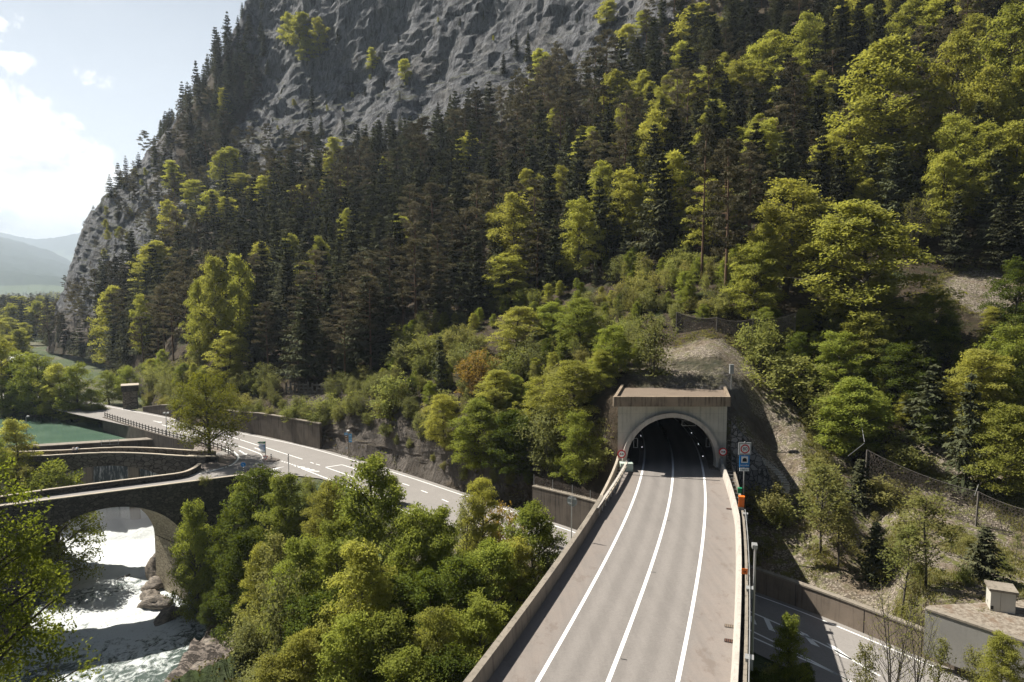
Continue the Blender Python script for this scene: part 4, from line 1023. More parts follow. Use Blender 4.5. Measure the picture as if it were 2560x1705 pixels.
# old footbridge upstream
s = empty('stone_footbridge', (-72, 119, CZ - 31)); tag(s, 'old humpbacked stone arch bridge behind the dark road bridge', 'bridge')
xs = np.linspace(-42, 15.8, 60); hump = lambda t: CZ - 30.15 + .95 * math.exp(-(t / 13.0) ** 2) - .15 * max(0, -t - 20) * .2
fr, so_, P = arch_bridge((-70.2, 119.3), (1, -.02), (.02, 1), 4.4, xs, lambda t: hump(t) - .9, -1.0, 13.2, 6.6, CZ - 38.1, CZ - 53, None, None)
child(fr.build('spandrel', M_STONEL, fixn=False), s); child(so_.build('soffit', M_STONEL, fixn=False), s)
tl = np.linspace(-42, 15.8, 60)
wav = lambda t: .05 * noise.noise(Vector((t * .6, 3, 0))) + .03 * noise.noise(Vector((t * 2, 3, 0)))
for n0, nm in ((0, 'front'), (4.0, 'back')):
    m = MB(); m.section([(P(t, n0, hump(t) - .9), (0, 1, 0), (0, 0, 1)) for t in tl], [(-.03, -.25), (-.03, .82), (.40, .82), (.40, -.02)]); child(m.build('parapet', M_STONEL), s)
    m = MB(); m.section([(P(t, n0, hump(t) - .9 + wav(t)), (0, 1, 0), (0, 0, 1)) for t in tl], [(-.1, .84), (-.1, 1.0), (.47, 1.0), (.47, .84)]); child(m.build('coping', M_COPE), s)
lw = [G(470,1140,-30.0), G(510,1141,-30.0), G(545,1142,-30.0)]
wall('low_wall', np.array([p + np.array([0, -.3, -1.0]) for p in lw][::-1]), [1.0] * 3, .45, M_STONE, 'low dark stone wall under the broad tree by the road', 'wall', M_COPE)

# barrage
BA = np.array([-130., 128.2, 0]); BB = np.array([-66.5, 148.7, 0]); bd = (BB - BA) / np.linalg.norm(BB - BA); bn = np.array([-bd[1], bd[0], 0]); bl = np.linalg.norm(BB - BA); rz = math.atan2(bd[1], bd[0])
s = empty('river_barrage', (BA + BB) / 2 + np.array([0, 0, CZ - 32])); tag(s, 'concrete river barrage with water pouring between its piers', 'barrage')
c = (BA + BB) / 2
m = MB(); m.box((c[0], c[1], CZ - 33.4), (bl, 2.0, 1.9), rz); child(m.build('beam', M_DARKC), s)
m = MB(); m.box((c[0], c[1], CZ - 32.36), (bl, 2.3, .18), rz); child(m.build('deck', M_CONC), s)
pier_t = [bl * .02 + 8.6 * k for k in range(8)]
pier_t = [t - (pier_t[0]) + ((-88.8 + 130) / bd[0]) - 8.6 * 5 for t in pier_t]
for t in pier_t:
    p = BA + bd * t
    if t < 0 or t > bl + 1: continue
    m = MB(); m.box((p[0] - bn[0] * 1.0, p[1] - bn[1] * 1.0, CZ - 43), (2.0, 5.0, 18), rz); child(m.build('pier', M_CONC), s)
    m = MB()
    for h in (.1, .55): m.bar(p + bd * -.9 - bn * 3.4 + np.array([0, 0, CZ - 34 + h]), p + bd * .9 - bn * 3.4 + np.array([0, 0, CZ - 34 + h]), .07)
    for q in (-.9, .9): m.bar(p + bd * q - bn * 3.4 + np.array([0, 0, CZ - 34.1]), p + bd * q - bn * 3.4 + np.array([0, 0, CZ - 33.35]), .08)
    child(m.build('railing', M_STEEL), s)
for t in (bl - 21, bl - 9.5):       # walkway rails on the front of the beam
    m = MB(); p = BA + bd * t - bn * 1.3 + np.array([0, 0, CZ - 32.2])
    for h in (-.6, 0, .4): m.bar(p + np.array([0, 0, h]), p + bd * 3.2 + np.array([0, 0, h]), .07)
    for q in (0, 1.6, 3.2): m.bar(p + bd * q + np.array([0, 0, -.7]), p + bd * q + np.array([0, 0, .45]), .07)
    child(m.build('railing', M_STEEL), s)
m = MB(); e1 = BB + bd * 1.0; m.box((e1[0], e1[1], CZ - 33.2), (2.4, 3.0, 2.6), rz); child(m.build('abutment', M_CONC), s)

# reservoir railing and its wall
fb = cr([G(u, v, -31.0) for u, v in ((584,1142),(566,1131),(521,1117),(383,1081),(300,1055),(262,1043))], 8)
s = empty('railing', fb[20]); tag(s, 'grey post and rail fence along the green reservoir edge', 'railing')
ln = np.concatenate([[0], np.cumsum(np.linalg.norm(np.diff(fb, axis=0), axis=1))])
def along(d): return np.array([np.interp(d, ln, fb[:, i]) for i in range(3)])
for d in np.arange(.2, ln[-1], 1.55):
    p = along(d); m = MB(); m.box((p[0], p[1], ZR + .6), (.16, .16, 1.3), .7); child(m.build('post', M_WOODD), s)
for h in (.92, .45):
    m = MB(); pts = [along(d) + np.array([0, 0, h]) for d in np.arange(.2, ln[-1], 1.55)]
    for i in range(len(pts) - 1): m.bar(pts[i], pts[i + 1], .07, .17)
    child(m.build('rail', M_WOODD), s)
qb = [p for p in fb if p[0] < -58]
wall('quay_wall', offset_line(np.array(qb), .5), [.1] * len(qb), .5, M_DARKC, 'dark quay wall under the railing at the reservoir', 'wall')
qw = MB(); A_ = offset_line(np.array(qb), .52); qw.strip([p + np.array([0, 0, .0]) for p in A_], [p + np.array([0, 0, -7]) for p in A_]); k = qw.build('quay_face', M_DARKC, bpy.data.objects['quay_wall'], fixn=False)
s = empty('water_pipe', G(360,1083,-33.2)); tag(s, 'long pale pipe lying along the foot of the quay wall', 'pipe')
m = MB(); m.tube([G(u, v, -33.2) for u, v in ((292,1066),(330,1075),(380,1088),(432,1104))], .42, 10); child(m.build('pipe', M_COPE, smooth=True), s)
# ================================================================ WATER
def water_mat(name, deep, foam_thr, streak=(1, 1, 1), foamcol=(.66, .69, .68)):
    t = NT(name); p = t.pos(); fm = t.attr('foam_light')
    n = t.noise(t.scale(p, streak), .42, 9, .70, 1.6); n2 = t.noise(t.scale(p, (1.0, .55, 1)), 2.2, 6, .75, .6)
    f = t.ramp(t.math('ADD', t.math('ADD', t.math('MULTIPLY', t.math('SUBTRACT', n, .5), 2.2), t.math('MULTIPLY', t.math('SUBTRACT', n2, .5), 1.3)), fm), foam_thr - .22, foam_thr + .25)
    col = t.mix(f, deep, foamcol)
    rough = t.math('ADD', .12, t.math('MULTIPLY', f, .6))
    h = t.math('ADD', t.math('MULTIPLY', n, 1.0), t.math('MULTIPLY', n2, .35))
    return t.done(t.pbsdf(col, rough, t.bump(h, .95, .45), .5))
def river():
    N = 130; M = 40; V_ = []; A_ = []
    T = np.linspace(0, len(RIV) - 1, N)
    C = cr(RIV, 20)[:, :2]; Tc = np.linspace(0, len(RIV) - 1, len(C))
    for i, t in enumerate(T):
        c = np.array([np.interp(t, Tc, C[:, k]) for k in (0, 1)])
        d = np.array([np.interp(min(t + .05, Tc[-1]), Tc, C[:, k]) - np.interp(max(t - .05, 0), Tc, C[:, k]) for k in (0, 1)]); d /= np.linalg.norm(d); n = np.array([d[1], -d[0]])
        up = t / (len(RIV) - 1)
        for j in range(M):
            w = -1 + 2 * j / (M - 1); x, y = c + n * w * 18
            z = CZ - 49.9 + 1.2 * max(0, up - .45) / .55
            turb = .18 + .75 * max(0, up - .45)
            z += noise.fractal(Vector((x / 3.5, y / 3.5, 1.0)), 1.0, 2.0, 4) * turb * 1.1
            z += .5 * math.exp(-((t - 6.6) / .25) ** 2) * (1 + noise.noise(Vector((x / 3, y / 3, 8))))
            z += .35 * math.exp(-((t - 5.2) / .25) ** 2) + .3 * math.exp(-((t - 4.2) / .2) ** 2)
            V_.append((x, y, z))
            fo = .06 + .52 * sst(np.array(t), 2.9, 3.9) + .16 * sst(np.array(t), 3.0, 2.6) + .35 * sst(np.array(t), 5, 6.5)  # foam, thinned where bridge shade falls, raised to paint sunlit glitter downstream
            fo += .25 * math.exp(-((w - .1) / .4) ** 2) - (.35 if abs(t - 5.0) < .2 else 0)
            A_.append(float(fo))
    k = np.arange(N * M).reshape(N, M); q = np.stack([k[:-1, :-1], k[1:, :-1], k[1:, 1:], k[:-1, 1:]], -1).reshape(-1, 4)
    o = link('river', np_mesh('river', np.array(V_), q, [('foam_light', A_, 'POINT')], True), water_mat('white_water', (.062, .092, .078), .38, (1, 1, 1))); tag(o, kind='structure')
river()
P = [(x, y) for x, y in RES]
gxr = np.arange(-320, -64, 4.0); gyr = np.arange(92, 240, 4.0); m = MB()
rp_ = [(-66, 149.5), (-60, 152), (-70, 162), (-92, 176), (-135, 192), (-200, 215), (-330, 245), (-330, 90), (-220, 92), (-131, 128.5)]
m.add([(x, y, CZ - 34.1) for x, y in rp_], [tuple(range(len(rp_)))])
def lake():
    t = NT('green_water'); p = t.pos(); n = t.noise(t.scale(p, (1, 1.0, 1)), .8, 5, .65); n2 = t.noise(p, .12, 4)
    c = t.mix(t.ramp(n2, .35, .65), (.080, .138, .098), (.108, .170, .122))
    c = t.mix(t.math('MULTIPLY', t.ramp(n, .55, .7), .35), c, (.12, .175, .13))
    return t.done(t.pbsdf(c, .12, t.bump(n, .4, .06), .4))
tag(m.build('water', lake(), fixn=False), kind='structure')
m = MB(); m.add([G(395,1158,-33.8), G(545,1150,-33.8), G(545,1128,-33.8), G(395,1130,-33.8)], [(0, 1, 2, 3)])
# falling water between the piers
def fall_mat():
    t = NT('falling_water'); p = t.pos(); n = t.noise(t.scale(p, (2.6, 2.6, .13)), 1.0, 6, .7); sp = t.n('ShaderNodeSeparateXYZ'); t.l(p, sp.inputs[0])
    low = t.ramp(sp.outputs[2], CZ - 40, CZ - 48)
    f = t.ramp(t.math('ADD', n, t.math('MULTIPLY', low, .28)), .46, .72)
    return t.done(t.pbsdf(t.mix(f, (.075, .095, .105), (.74, .77, .78)), .4, t.bump(n, .6, .2), .4))
MF = fall_mat()
pt = sorted([t for t in pier_t if 0 <= t <= bl + 1]) + [bl]
wf = None
for i in range(len(pt) - 1):
    m = MB(); rows = []
    for k in range(15):
        s_ = k / 14; z = CZ - 34.0 - 16.2 * s_ ** 1.1; o_ = -1.2 - 2.4 * math.sin(s_ * 1.35)
        rows.append([BA + bd * (pt[i] + .9 + (pt[i + 1] - pt[i] - 1.8) * q / 10) + bn * (o_ + .25 * noise.noise(Vector((q * .7, k * .2, i)))) + np.array([0, 0, z]) for q in range(11)])
    for a_, b_ in zip(rows[:-1], rows[1:]): m.strip(a_, b_)
    tag(m.build('water', MF, smooth=True, fixn=False), kind='structure')
# spray
def spray():
    t = NT('spray'); v = t.n('ShaderNodeVolumePrincipled'); v.inputs['Color'].default_value = (.95, .97, 1, 1); v.inputs['Density'].default_value = .045
    t.l(v.outputs[0], t.out.inputs['Volume']); return t.m
m = MB()
import bmesh as _bm
b = _bm.new(); _bm.ops.create_icosphere(b, subdivisions=3, radius=1)
for v in b.verts:
    k = 1 + .25 * noise.noise(v.co * 1.7); v.co = Vector((v.co.x * 13 * k, v.co.y * 4.2 * k, v.co.z * 4.2 * k))
me = bpy.data.meshes.new('mist'); b.to_mesh(me); b.free()
o = link('mist', me, spray(), loc=(-79, 133, CZ - 48.0), rz=rz); tag(o, kind='stuff')

# boulders
def rock_mat():
    t = NT('boulder_rock'); p = t.pos(); n = t.noise(t.scale(p, (1, 1, 2.2)), 1.4, 6, .7); n2 = t.noise(p, 7, 4)
    c = t.mix(t.ramp(n, .35, .65), (.07, .06, .05), (.26, .215, .17)); return t.done(t.pbsdf(c, .75, t.bump(t.math('ADD', n, t.math('MULTIPLY', n2, .3)), .9, .2), .4))
M_ROCK = rock_mat()
def boulder(p, r, sd, lab, grp=None):
    b = _bm.new(); _bm.ops.create_icosphere(b, subdivisions=3, radius=1)
    for v in b.verts:
        n = noise.fractal(v.co * 1.1 + Vector((sd * 7, 0, 0)), 1.0, 2.0, 4); c = noise.cell(v.co * 1.6 + Vector((sd, 0, 0)))
        v.co = v.co * (1 + .38 * n + .10 * c); v.co.x *= r[0]; v.co.y *= r[1]; v.co.z *= r[2]
    me = bpy.data.meshes.new('boulder'); b.to_mesh(me); b.free(); me.polygons.foreach_set('use_smooth', [True] * len(me.polygons))
    o = link('boulder', me, M_ROCK, loc=p, rz=sd * 1.3); tag(o, lab, 'rock', grp); return o
boulder(G(314,1452,-49.4), (1.7, 1.0, .95), 1, 'lone dark boulder in the middle of the white rapids')
for i, (u, v, z, r, lab) in enumerate(((398,1430,-48,(2.2,1.8,2.8),'tall brown rock under the right end of the bridge arch'), (384,1466,-49,(1.8,1.5,1.3),'pale brown rock below the arch springing at the water'), (376,1494,-49.4,(1.8,1.4,1.0),'low brown rock at the water edge under the round bush'),
        (392,1510,-49.2,(2.4,1.6,1.3),'layered dark rock where the rapids meet the bank'), (420,1537,-49.4,(2.4,1.5,1.0),'flat dark rock at the bend of the river bank'), (118,1340,-47,(2.0,2.0,4.0),'tall dark rock at the left foot of the arch'))):
    boulder(G(u, v, z), r, i + 2, lab, 'rocks along the river')
for i, (u, v, r) in enumerate(((520,1618,(2.6,1.3,.75)), (560,1642,(3.2,1.6,.8)), (505,1668,(2.8,1.3,.6)), (600,1612,(2.2,1.2,.9)), (590,1690,(3.4,1.7,.8)), (530,1702,(2.6,1.2,.55)), (625,1660,(2.4,1.4,.9)))):
    boulder(G(u, v, -49.0), r, i + 11, 'flat layered brown rock on the shelf at the river bend', 'rock slabs on the river shelf')

# ================================================================ SMALL THINGS ALONG THE ROAD
def striped_post(p, lab, h=.95, sign=False):
    s = empty('bollard', p); tag(s, lab, 'bollard')
    for k in range(6):
        m = MB(); m.tube([(0, 0, h * k / 6), (0, 0, h * (k + 1) / 6)], .09, 8); m.build('band', M_BLACK if k % 2 == 0 else M_WHITE, s)
    m = MB(); m.tube([(0, 0, -.05), (0, 0, .03)], .2, 8); m.build('foot', M_BLACK, s)
    if sign:
        m = MB(); m.disc((0, -.06, h + .42), (.3, -1, 0), .40, .03, 20); m.build('sign_face', M_BLUE, s)
        m = MB(); m.bar((-.12, -.09, h + .55), (.12, -.09, h + .3), .07, .02); m.build('arrow', M_WHITE, s)
striped_post(G(609,1182,-30.9), 'black and white bollard carrying a round blue arrow sign by the bridge end', 1.0, True)
striped_post(G(678,1146,-30.9), 'black and white striped bollard on the traffic island')
# direction signs on a post with give-way triangle
p = G(665,1172,-30.9); s = empty('direction_sign', p); tag(s, 'direction sign post with green and blue arrows above a give-way triangle', 'road sign')
K = p[1] / F
m = MB(); m.tube([(0, 0, 0), (0, 0, 72 * K)], .075, 8); m.build('post', M_GREYM, s)
for i, (v0, v1, u0, mt) in enumerate(((1101.5,1107,645,M_GREEN), (1108.5,1112.5,647,M_BLUE), (1113,1117.5,646,M_BLUE), (1118.5,1123,649,M_BLUE), (1124,1127,651,M_LBLUE), (1128,1130.5,653,M_GREYM))):
    z1 = (1172 - v0) * K; z0 = (1172 - v1) * K; x0 = (u0 - 665) * K
    m = MB(); zc_ = (z0 + z1) / 2; m.add([(-.05, -.1, z0), (-.05, -.1, z1), (x0 + .35, -.1, z1), (x0, -.1, zc_), (x0 + .35, -.1, z0), (-.05, -.06, z0), (-.05, -.06, z1), (x0 + .35, -.06, z1), (x0, -.06, zc_), (x0 + .35, -.06, z0)],
        [(0, 1, 2, 3, 4), (9, 8, 7, 6, 5), (0, 5, 6, 1), (1, 6, 7, 2), (2, 7, 8, 3), (3, 8, 9, 4), (4, 9, 5, 0)]); a_ = m.build('arrow_plate', mt, s)
    m = MB(); m.box((x0 * .45, -.108, zc_), (abs(x0) * .5, .012, (z1 - z0) * .35)); m.build('lettering_band', M_WHITE, a_)
def triangle(m, r, y, zc_):
    pts = [(-r, y, zc_ + r * .58), (r, y, zc_ + r * .58), (0, y, zc_ - r * 1.15)]; m.add(pts + [(x, yy + .02, z) for x, yy, z in pts], [(0, 2, 1), (3, 4, 5), (0, 1, 4, 3), (1, 2, 5, 4), (2, 0, 3, 5)])
m = MB(); triangle(m, .46, -.12, 30 * K); m.build('red_triangle', M_RED, s); m = MB(); triangle(m, .30, -.135, 30 * K); m.build('white_triangle', M_WHITE, s)
p = G(722,1180,-30.9); s = empty('sign_post', p); tag(s, 'narrow sign post seen edge-on in front of the road junction', 'road sign')
m = MB(); m.tube([(0, 0, 0), (0, 0, 3.0)], .06, 8); m.build('post', M_GREYM, s); m = MB(); m.disc((-.08, 0, 2.35), (1, .25, 0), .42, .03, 20); m.build('plate', M_GREYM, s); m = MB(); m.box((0, 0, 3.0), (.16, .16, .14)); m.build('cap', M_DKMET, s)
p = G(872,1144,-30.9); s = empty('direction_sign', p); tag(s, 'direction sign post with blue and brown plates and a lamp before the rock face', 'road sign'); K = p[1] / F
m = MB(); m.tube([(0, 0, 0), (0, 0, 66 * K)], .09, 8); m.build('post', M_CONC, s)
for x0, x1, v0, v1, mt in ((-10,-1,1080,1086,M_LBLUE), (1,9,1082,1093,M_LBLUE), (-9,-1,1087,1092,M_BROWN), (-9,-1,1093,1098,M_BROWN), (1,9,1094,1104,M_LBLUE), (-8,-1,1099,1102,M_BROWN), (-8,-1,1116,1121,M_GREYM)):
    m = MB(); m.box(((x0 + x1) / 2 * K, -.11, (1144 - (v0 + v1) / 2) * K), ((x1 - x0) * K, .05, (v1 - v0) * K)); a_ = m.build('plate', mt, s)
    m = MB(); m.box(((x0 + x1) / 2 * K, -.14, (1144 - (v0 + v1) / 2) * K), ((x1 - x0) * K * .6, .012, .09)); m.build('lettering_band', M_WHITE, a_)
m = MB(); m.box((-.02, -.1, 69 * K), (.42, .5, .26)); m.build('lamp', M_WHITE, s)
def lamp_post(p, h, lab, two=True):
    s = empty('street_lamp', p); tag(s, lab, 'lamp post', 'lamp posts by the reservoir')
    m = MB(); m.tube([(0, 0, 0), (0, 0, h)], .075, 8); m.build('post', M_GREYM, s)
    m = MB(); m.bar((-.35 if two else 0, 0, h), (.4, 0, h), .07); m.build('arm', M_GREYM, s)
    for q in ((-.35, .4) if two else (.42,)):
        m = MB(); m.box((q, 0, h + .12), (.34, .4, .26)); m.build('lamp', M_WHITE, s)
lamp_post(G(417,1090,-31), 4.8, 'slim twin lamp post beside the fenced road by the reservoir')
p = W(68,1102,139); lamp_post(p, 5.0, 'lamp post with two floodlights in front of the green water', False)
m = MB(); 
p = W(78,1105,133); s = empty('lantern', p); tag(s, 'small white lantern near the left end of the barrage', 'lantern')
m = MB(); m.tube([(0, 0, -1.5), (0, 0, .3)], .09, 8); m.build('post', M_GREYM, s); m = MB(); m.tube([(0, 0, .3), (0, 0, .5), (0, 0, .9), (0, 0, 1.0)], [.12, .26, .22, .05], 8); m.build('lamp', M_WHITE, s)

# two people leaning on the parapet of the old bridge
def person(p, shirt, lab, ang, arm):
    s = empty('person', p, ang); tag(s, lab, 'person', 'people on the old bridge')
    me = bpy.data.meshes.new('person'); 
    J = {'pel': (0, 0, .92, .15), 'sp': (0, .06, 1.12, .14), 'ch': (0, .16, 1.34, .155), 'nk': (0, .23, 1.50, .06), 'hd': (0, .28, 1.63, .095), 'hd2': (0, .29, 1.73, .08),
         'hl': (-.10, 0, .86, .10), 'kl': (-.11, .03, .48, .065), 'al': (-.11, -.02, .09, .045), 'fl': (-.12, .13, .04, .04), 'hr': (.10, 0, .86, .10), 'kr': (.12, -.03, .48, .065), 'ar': (.12, -.08, .09, .045), 'fr': (.13, .07, .04, .04),
         'sl': (-.20, .17, 1.40, .06), 'el': (-.30, .30, 1.16, .042), 'wl': (-.16 + arm, .50, 1.10, .032), 'sr': (.20, .17, 1.40, .06), 'er': (.30, .30, 1.16, .042), 'wr': (.16, .50, 1.10, .032)}
    ks = list(J); E_ = [('pel','sp'),('sp','ch'),('ch','nk'),('nk','hd'),('hd','hd2'),('pel','hl'),('hl','kl'),('kl','al'),('al','fl'),('pel','hr'),('hr','kr'),('kr','ar'),('ar','fr'),('ch','sl'),('sl','el'),('el','wl'),('ch','sr'),('sr','er'),('er','wr')]
    fing = []
    vs = [J[k][:3] for k in ks]; rad = [J[k][3] for k in ks]; ed = [(ks.index(a), ks.index(b)) for a, b in E_]
    for w_, sx in (('wl', -1), ('wr', 1)):
        o = J[w_]; b0 = ks.index(w_); vs.append((o[0], o[1] + .08, o[2] - .01)); rad.append(.036); pi_ = len(vs) - 1; ed.append((b0, pi_))
        for f_ in range(5):
            vs.append((o[0] + (f_ - 2) * .02, o[1] + .16 - abs(f_ - 2) * .012, o[2] - .03)); rad.append(.009); ed.append((pi_, len(vs) - 1))
    me.from_pydata(vs, ed, []); o = link('body', me, M_SKIN, s)
    md = o.modifiers.new('skin', 'SKIN'); 
    for i, sv_ in enumerate(me.skin_vertices[0].data): sv_.radius = (rad[i], rad[i]); sv_.use_root = (i == 0)
    md2 = o.modifiers.new('sub', 'SUBSURF'); md2.levels = 1; md2.render_levels = 2
    # clothes a little larger than the body
    def cloth(nm, keys, edges, grow, mat):
        me2 = bpy.data.meshes.new(nm); me2.from_pydata([J[k][:3] for k in keys], [(keys.index(a), keys.index(b)) for a, b in edges], [])
        q = link(nm, me2, mat, s); q.modifiers.new('skin', 'SKIN')
        for i, sv_ in enumerate(me2.skin_vertices[0].data): r = J[keys[i]][3] + grow; sv_.radius = (r, r); sv_.use_root = (i == 0)
        w2 = q.modifiers.new('sub', 'SUBSURF'); w2.levels = 1; w2.render_levels = 2
    cloth('shirt', ['pel','sp','ch','sl','el','sr','er'], [('pel','sp'),('sp','ch'),('ch','sl'),('sl','el'),('ch','sr'),('sr','er')], .02, shirt)
    cloth('trousers', ['pel','hl','kl','al','hr','kr','ar'], [('pel','hl'),('hl','kl'),('kl','al'),('pel','hr'),('hr','kr'),('kr','ar')], .016, M_TROUS)
    b = _bm.new(); _bm.ops.create_icosphere(b, subdivisions=2, radius=.112)
    for v in list(b.verts):
        if v.co.z < -.02 and v.co.y > -.02: v.co *= .8
    m2 = bpy.data.meshes.new('hair'); b.to_mesh(m2); b.free(); link('hair', m2, M_HAIR, s, loc=(0, .265, 1.70))
    b = _bm.new(); _bm.ops.create_uvsphere(b, u_segments=8, v_segments=6, radius=.012); m3 = bpy.data.meshes.new('eye'); b.to_mesh(m3); b.free()
    for q in (-.035, .035): link('eye', m3, M_BLACK, s, loc=(q, .385, 1.655))
pz = ground = None
for u, lab, sh, an, ar in ((164,'person in a pale beige shirt leaning on the old bridge parapet',M_SHIRT1,.15,.0), (172.5,'person in a pale blue shirt leaning on the old bridge parapet',M_SHIRT2,-.1,.05)):
    x = (u - 1280) / F * 122.5; person((x, 122.75, hump(x + 70.2) - .9), sh, lab, an, ar)

# rockfall nets on the slope
def net_mat(lo, hi):
    t = NT('wire_net'); d = t.n('ShaderNodeBsdfDiffuse'); d.inputs[0].default_value = (.12, .10, .085, 1); tr = t.n('ShaderNodeBsdfTransparent')
    uv = t.n('ShaderNodeTexCoord').outputs['Generated']; br = t.voro(t.scale(t.pos(), (4, 4, 4)), 1.0, 'DISTANCE_TO_EDGE')
    mx = t.n('ShaderNodeMixShader'); t.l(t.ramp(br, lo, hi), mx.inputs[0]); t.l(d.outputs[0], mx.inputs[1]); t.l(tr.outputs[0], mx.inputs[2]); return t.done(mx.outputs[0])
M_NET = net_mat(.05, .085); M_NETD_ = net_mat(.16, .3)
M_NETD = M_NETD_
def net(pts, h, sag, lab, dense=False):
    """posts with a cable and a hanging net"""
    s = empty('rockfall_net', pts[0]); tag(s, lab, 'rockfall net')
    for p in pts: m = MB(); m.bar(p + np.array([0, 0, -.6]), p + np.array([0, -.25, h]), .16); child(m.build('post', M_WOODD), s)
    tops = []; bots = []
    for a, b in zip(pts[:-1], pts[1:]):
        for k in range(9):
            t = k / 8; q = a * (1 - t) + b * t; tops.append(q + np.array([0, -.25, h - sag * 4 * t * (1 - t)])); bots.append(q + np.array([0, -.05, -.3]))
    m = MB(); m.tube(tops, .035, 5); child(m.build('cable', M_WOODD), s)
    m = MB(); m.strip(tops, bots); child(m.build('net', M_NETD if dense else M_NET, fixn=False), s)
    return s
net([W(1690,850,112), W(1790,866,108), W(1880,870,106), W(1985,856,106)], 4.6, .5, 'dark sagging rockfall net above the scree behind the portal', True)
s_ = net([W(2161,1236,82), W(2436,1352,73.5), W(2640,1420,68)], 5.6, .5, 'rockfall net with tall leaning posts on the grassy slope')
m = MB()
for a, b in (((2161,1105,82), (2150,1040,86)), ((2436,1240,73.5), (2450,1200,78)), ((2161,1108,82), (2120,1140,84))): m.bar(W(*a), W(*b), .05)
child(m.build('stay_cables', M_STEEL), s_)
# chain-link fence on the streaked wall
wb2 = offset_line(cr(road_px([(1540,1370),(1440,1331),(1322,1291)]), 5), -1.0); s = empty('mesh_fence', wb2[5] + np.array([0, 0, 4.2])); tag(s, 'thin wire mesh fence on top of the streaked dark wall', 'fence')
for p in wb2[::2]: m = MB(); m.tube([p + np.array([0, 0, 4.0]), p + np.array([0, 0, 5.6])], .035, 5); child(m.build('post', M_GREYM), s)
m = MB(); m.strip([p + np.array([0, 0, 5.5]) for p in wb2], [p + np.array([0, 0, 4.2]) for p in wb2]); child(m.build('net', M_NET, fixn=False), s)
# ================================================================ VEGETATION
ML_BEECH = leafmat('beech_leaves', (.215, .240, .046), (.410, .415, .105), (.330, .315, .078), .50, (1.4, 1.35, .9))
ML_MAPLE = leafmat('maple_leaves', (.140, .185, .032), (.325, .355, .072), (.255, .280, .056), .41, (1.4, 1.35, .9))
ML_BUSH = leafmat('bush_leaves', (.150, .180, .046), (.285, .305, .100), (.270, .240, .090), .46, (1.35, 1.3, .9))
ML_WILLOW = leafmat('grey_green_leaves', (.140, .160, .056), (.255, .265, .110), (.215, .215, .080), .42, (1.3, 1.25, .8))
ML_RUST = leafmat('rusty_leaves', (.19, .125, .045), (.28, .20, .085), (.22, .175, .06), .42)
ML_OLIVE = leafmat('dark_leaves', (.055, .090, .017), (.145, .180, .034), (.120, .145, .028), .36)
ML_SPRUCE = leafmat('spruce_needles', (.032, .038, .019), (.125, .125, .068), (.072, .084, .042), .2, (1.2, 1.1, .7), .5)
ML_PINE = leafmat('pine_needles', (.052, .052, .029), (.165, .150, .092), (.128, .112, .074), .22, (1.2, 1.1, .7), .5)
def bark(name, a, b):
    t = NT(name); p = t.obj(); n = t.noise(t.scale(p, (3, 3, .6)), 2.0, 5, .7); return t.done(t.pbsdf(t.mix(n, a, b), .95, t.bump(n, .6, .03)))
M_BARK = bark('grey_bark', (.05, .042, .034), (.13, .115, .095)); M_BARKP = bark('pine_bark', (.09, .055, .035), (.22, .135, .085)); M_BARKD = bark('dark_bark', (.03, .024, .018), (.08, .064, .05))

def unit(v): return v / (np.linalg.norm(v, axis=-1, keepdims=True) + 1e-9)
class Leaves:
    def __init__(s): s.V = []; s.T = []
    def add(s, c, nrm, L, Wd, rg, ax=None, tone=None):
        n = len(c); nrm = unit(nrm)
        a = unit(rg.normal(size=(n, 3))) if ax is None else unit(ax)
        a = unit(a - nrm * (a * nrm).sum(1, keepdims=True)); b = np.cross(nrm, a)
        L = np.broadcast_to(L, (n,))[:, None] * rg.uniform(.7, 1.3, (n, 1)); Wd = np.broadcast_to(Wd, (n,))[:, None] * rg.uniform(.75, 1.25, (n, 1))
        dz = nrm * (L * .16)
        s.V.append(np.stack([c - a * L * .5 - dz, c + b * Wd * .5, c + a * L * .5 - dz, c - b * Wd * .5], 1).reshape(-1, 3))
        s.T.append(np.clip(rg.uniform(0, 1, n) if tone is None else tone + rg.uniform(-.25, .25, n), 0, 1))
    def arrays(s):
        V = np.concatenate(s.V); return V, np.arange(len(V)).reshape(-1, 4), np.concatenate(s.T)

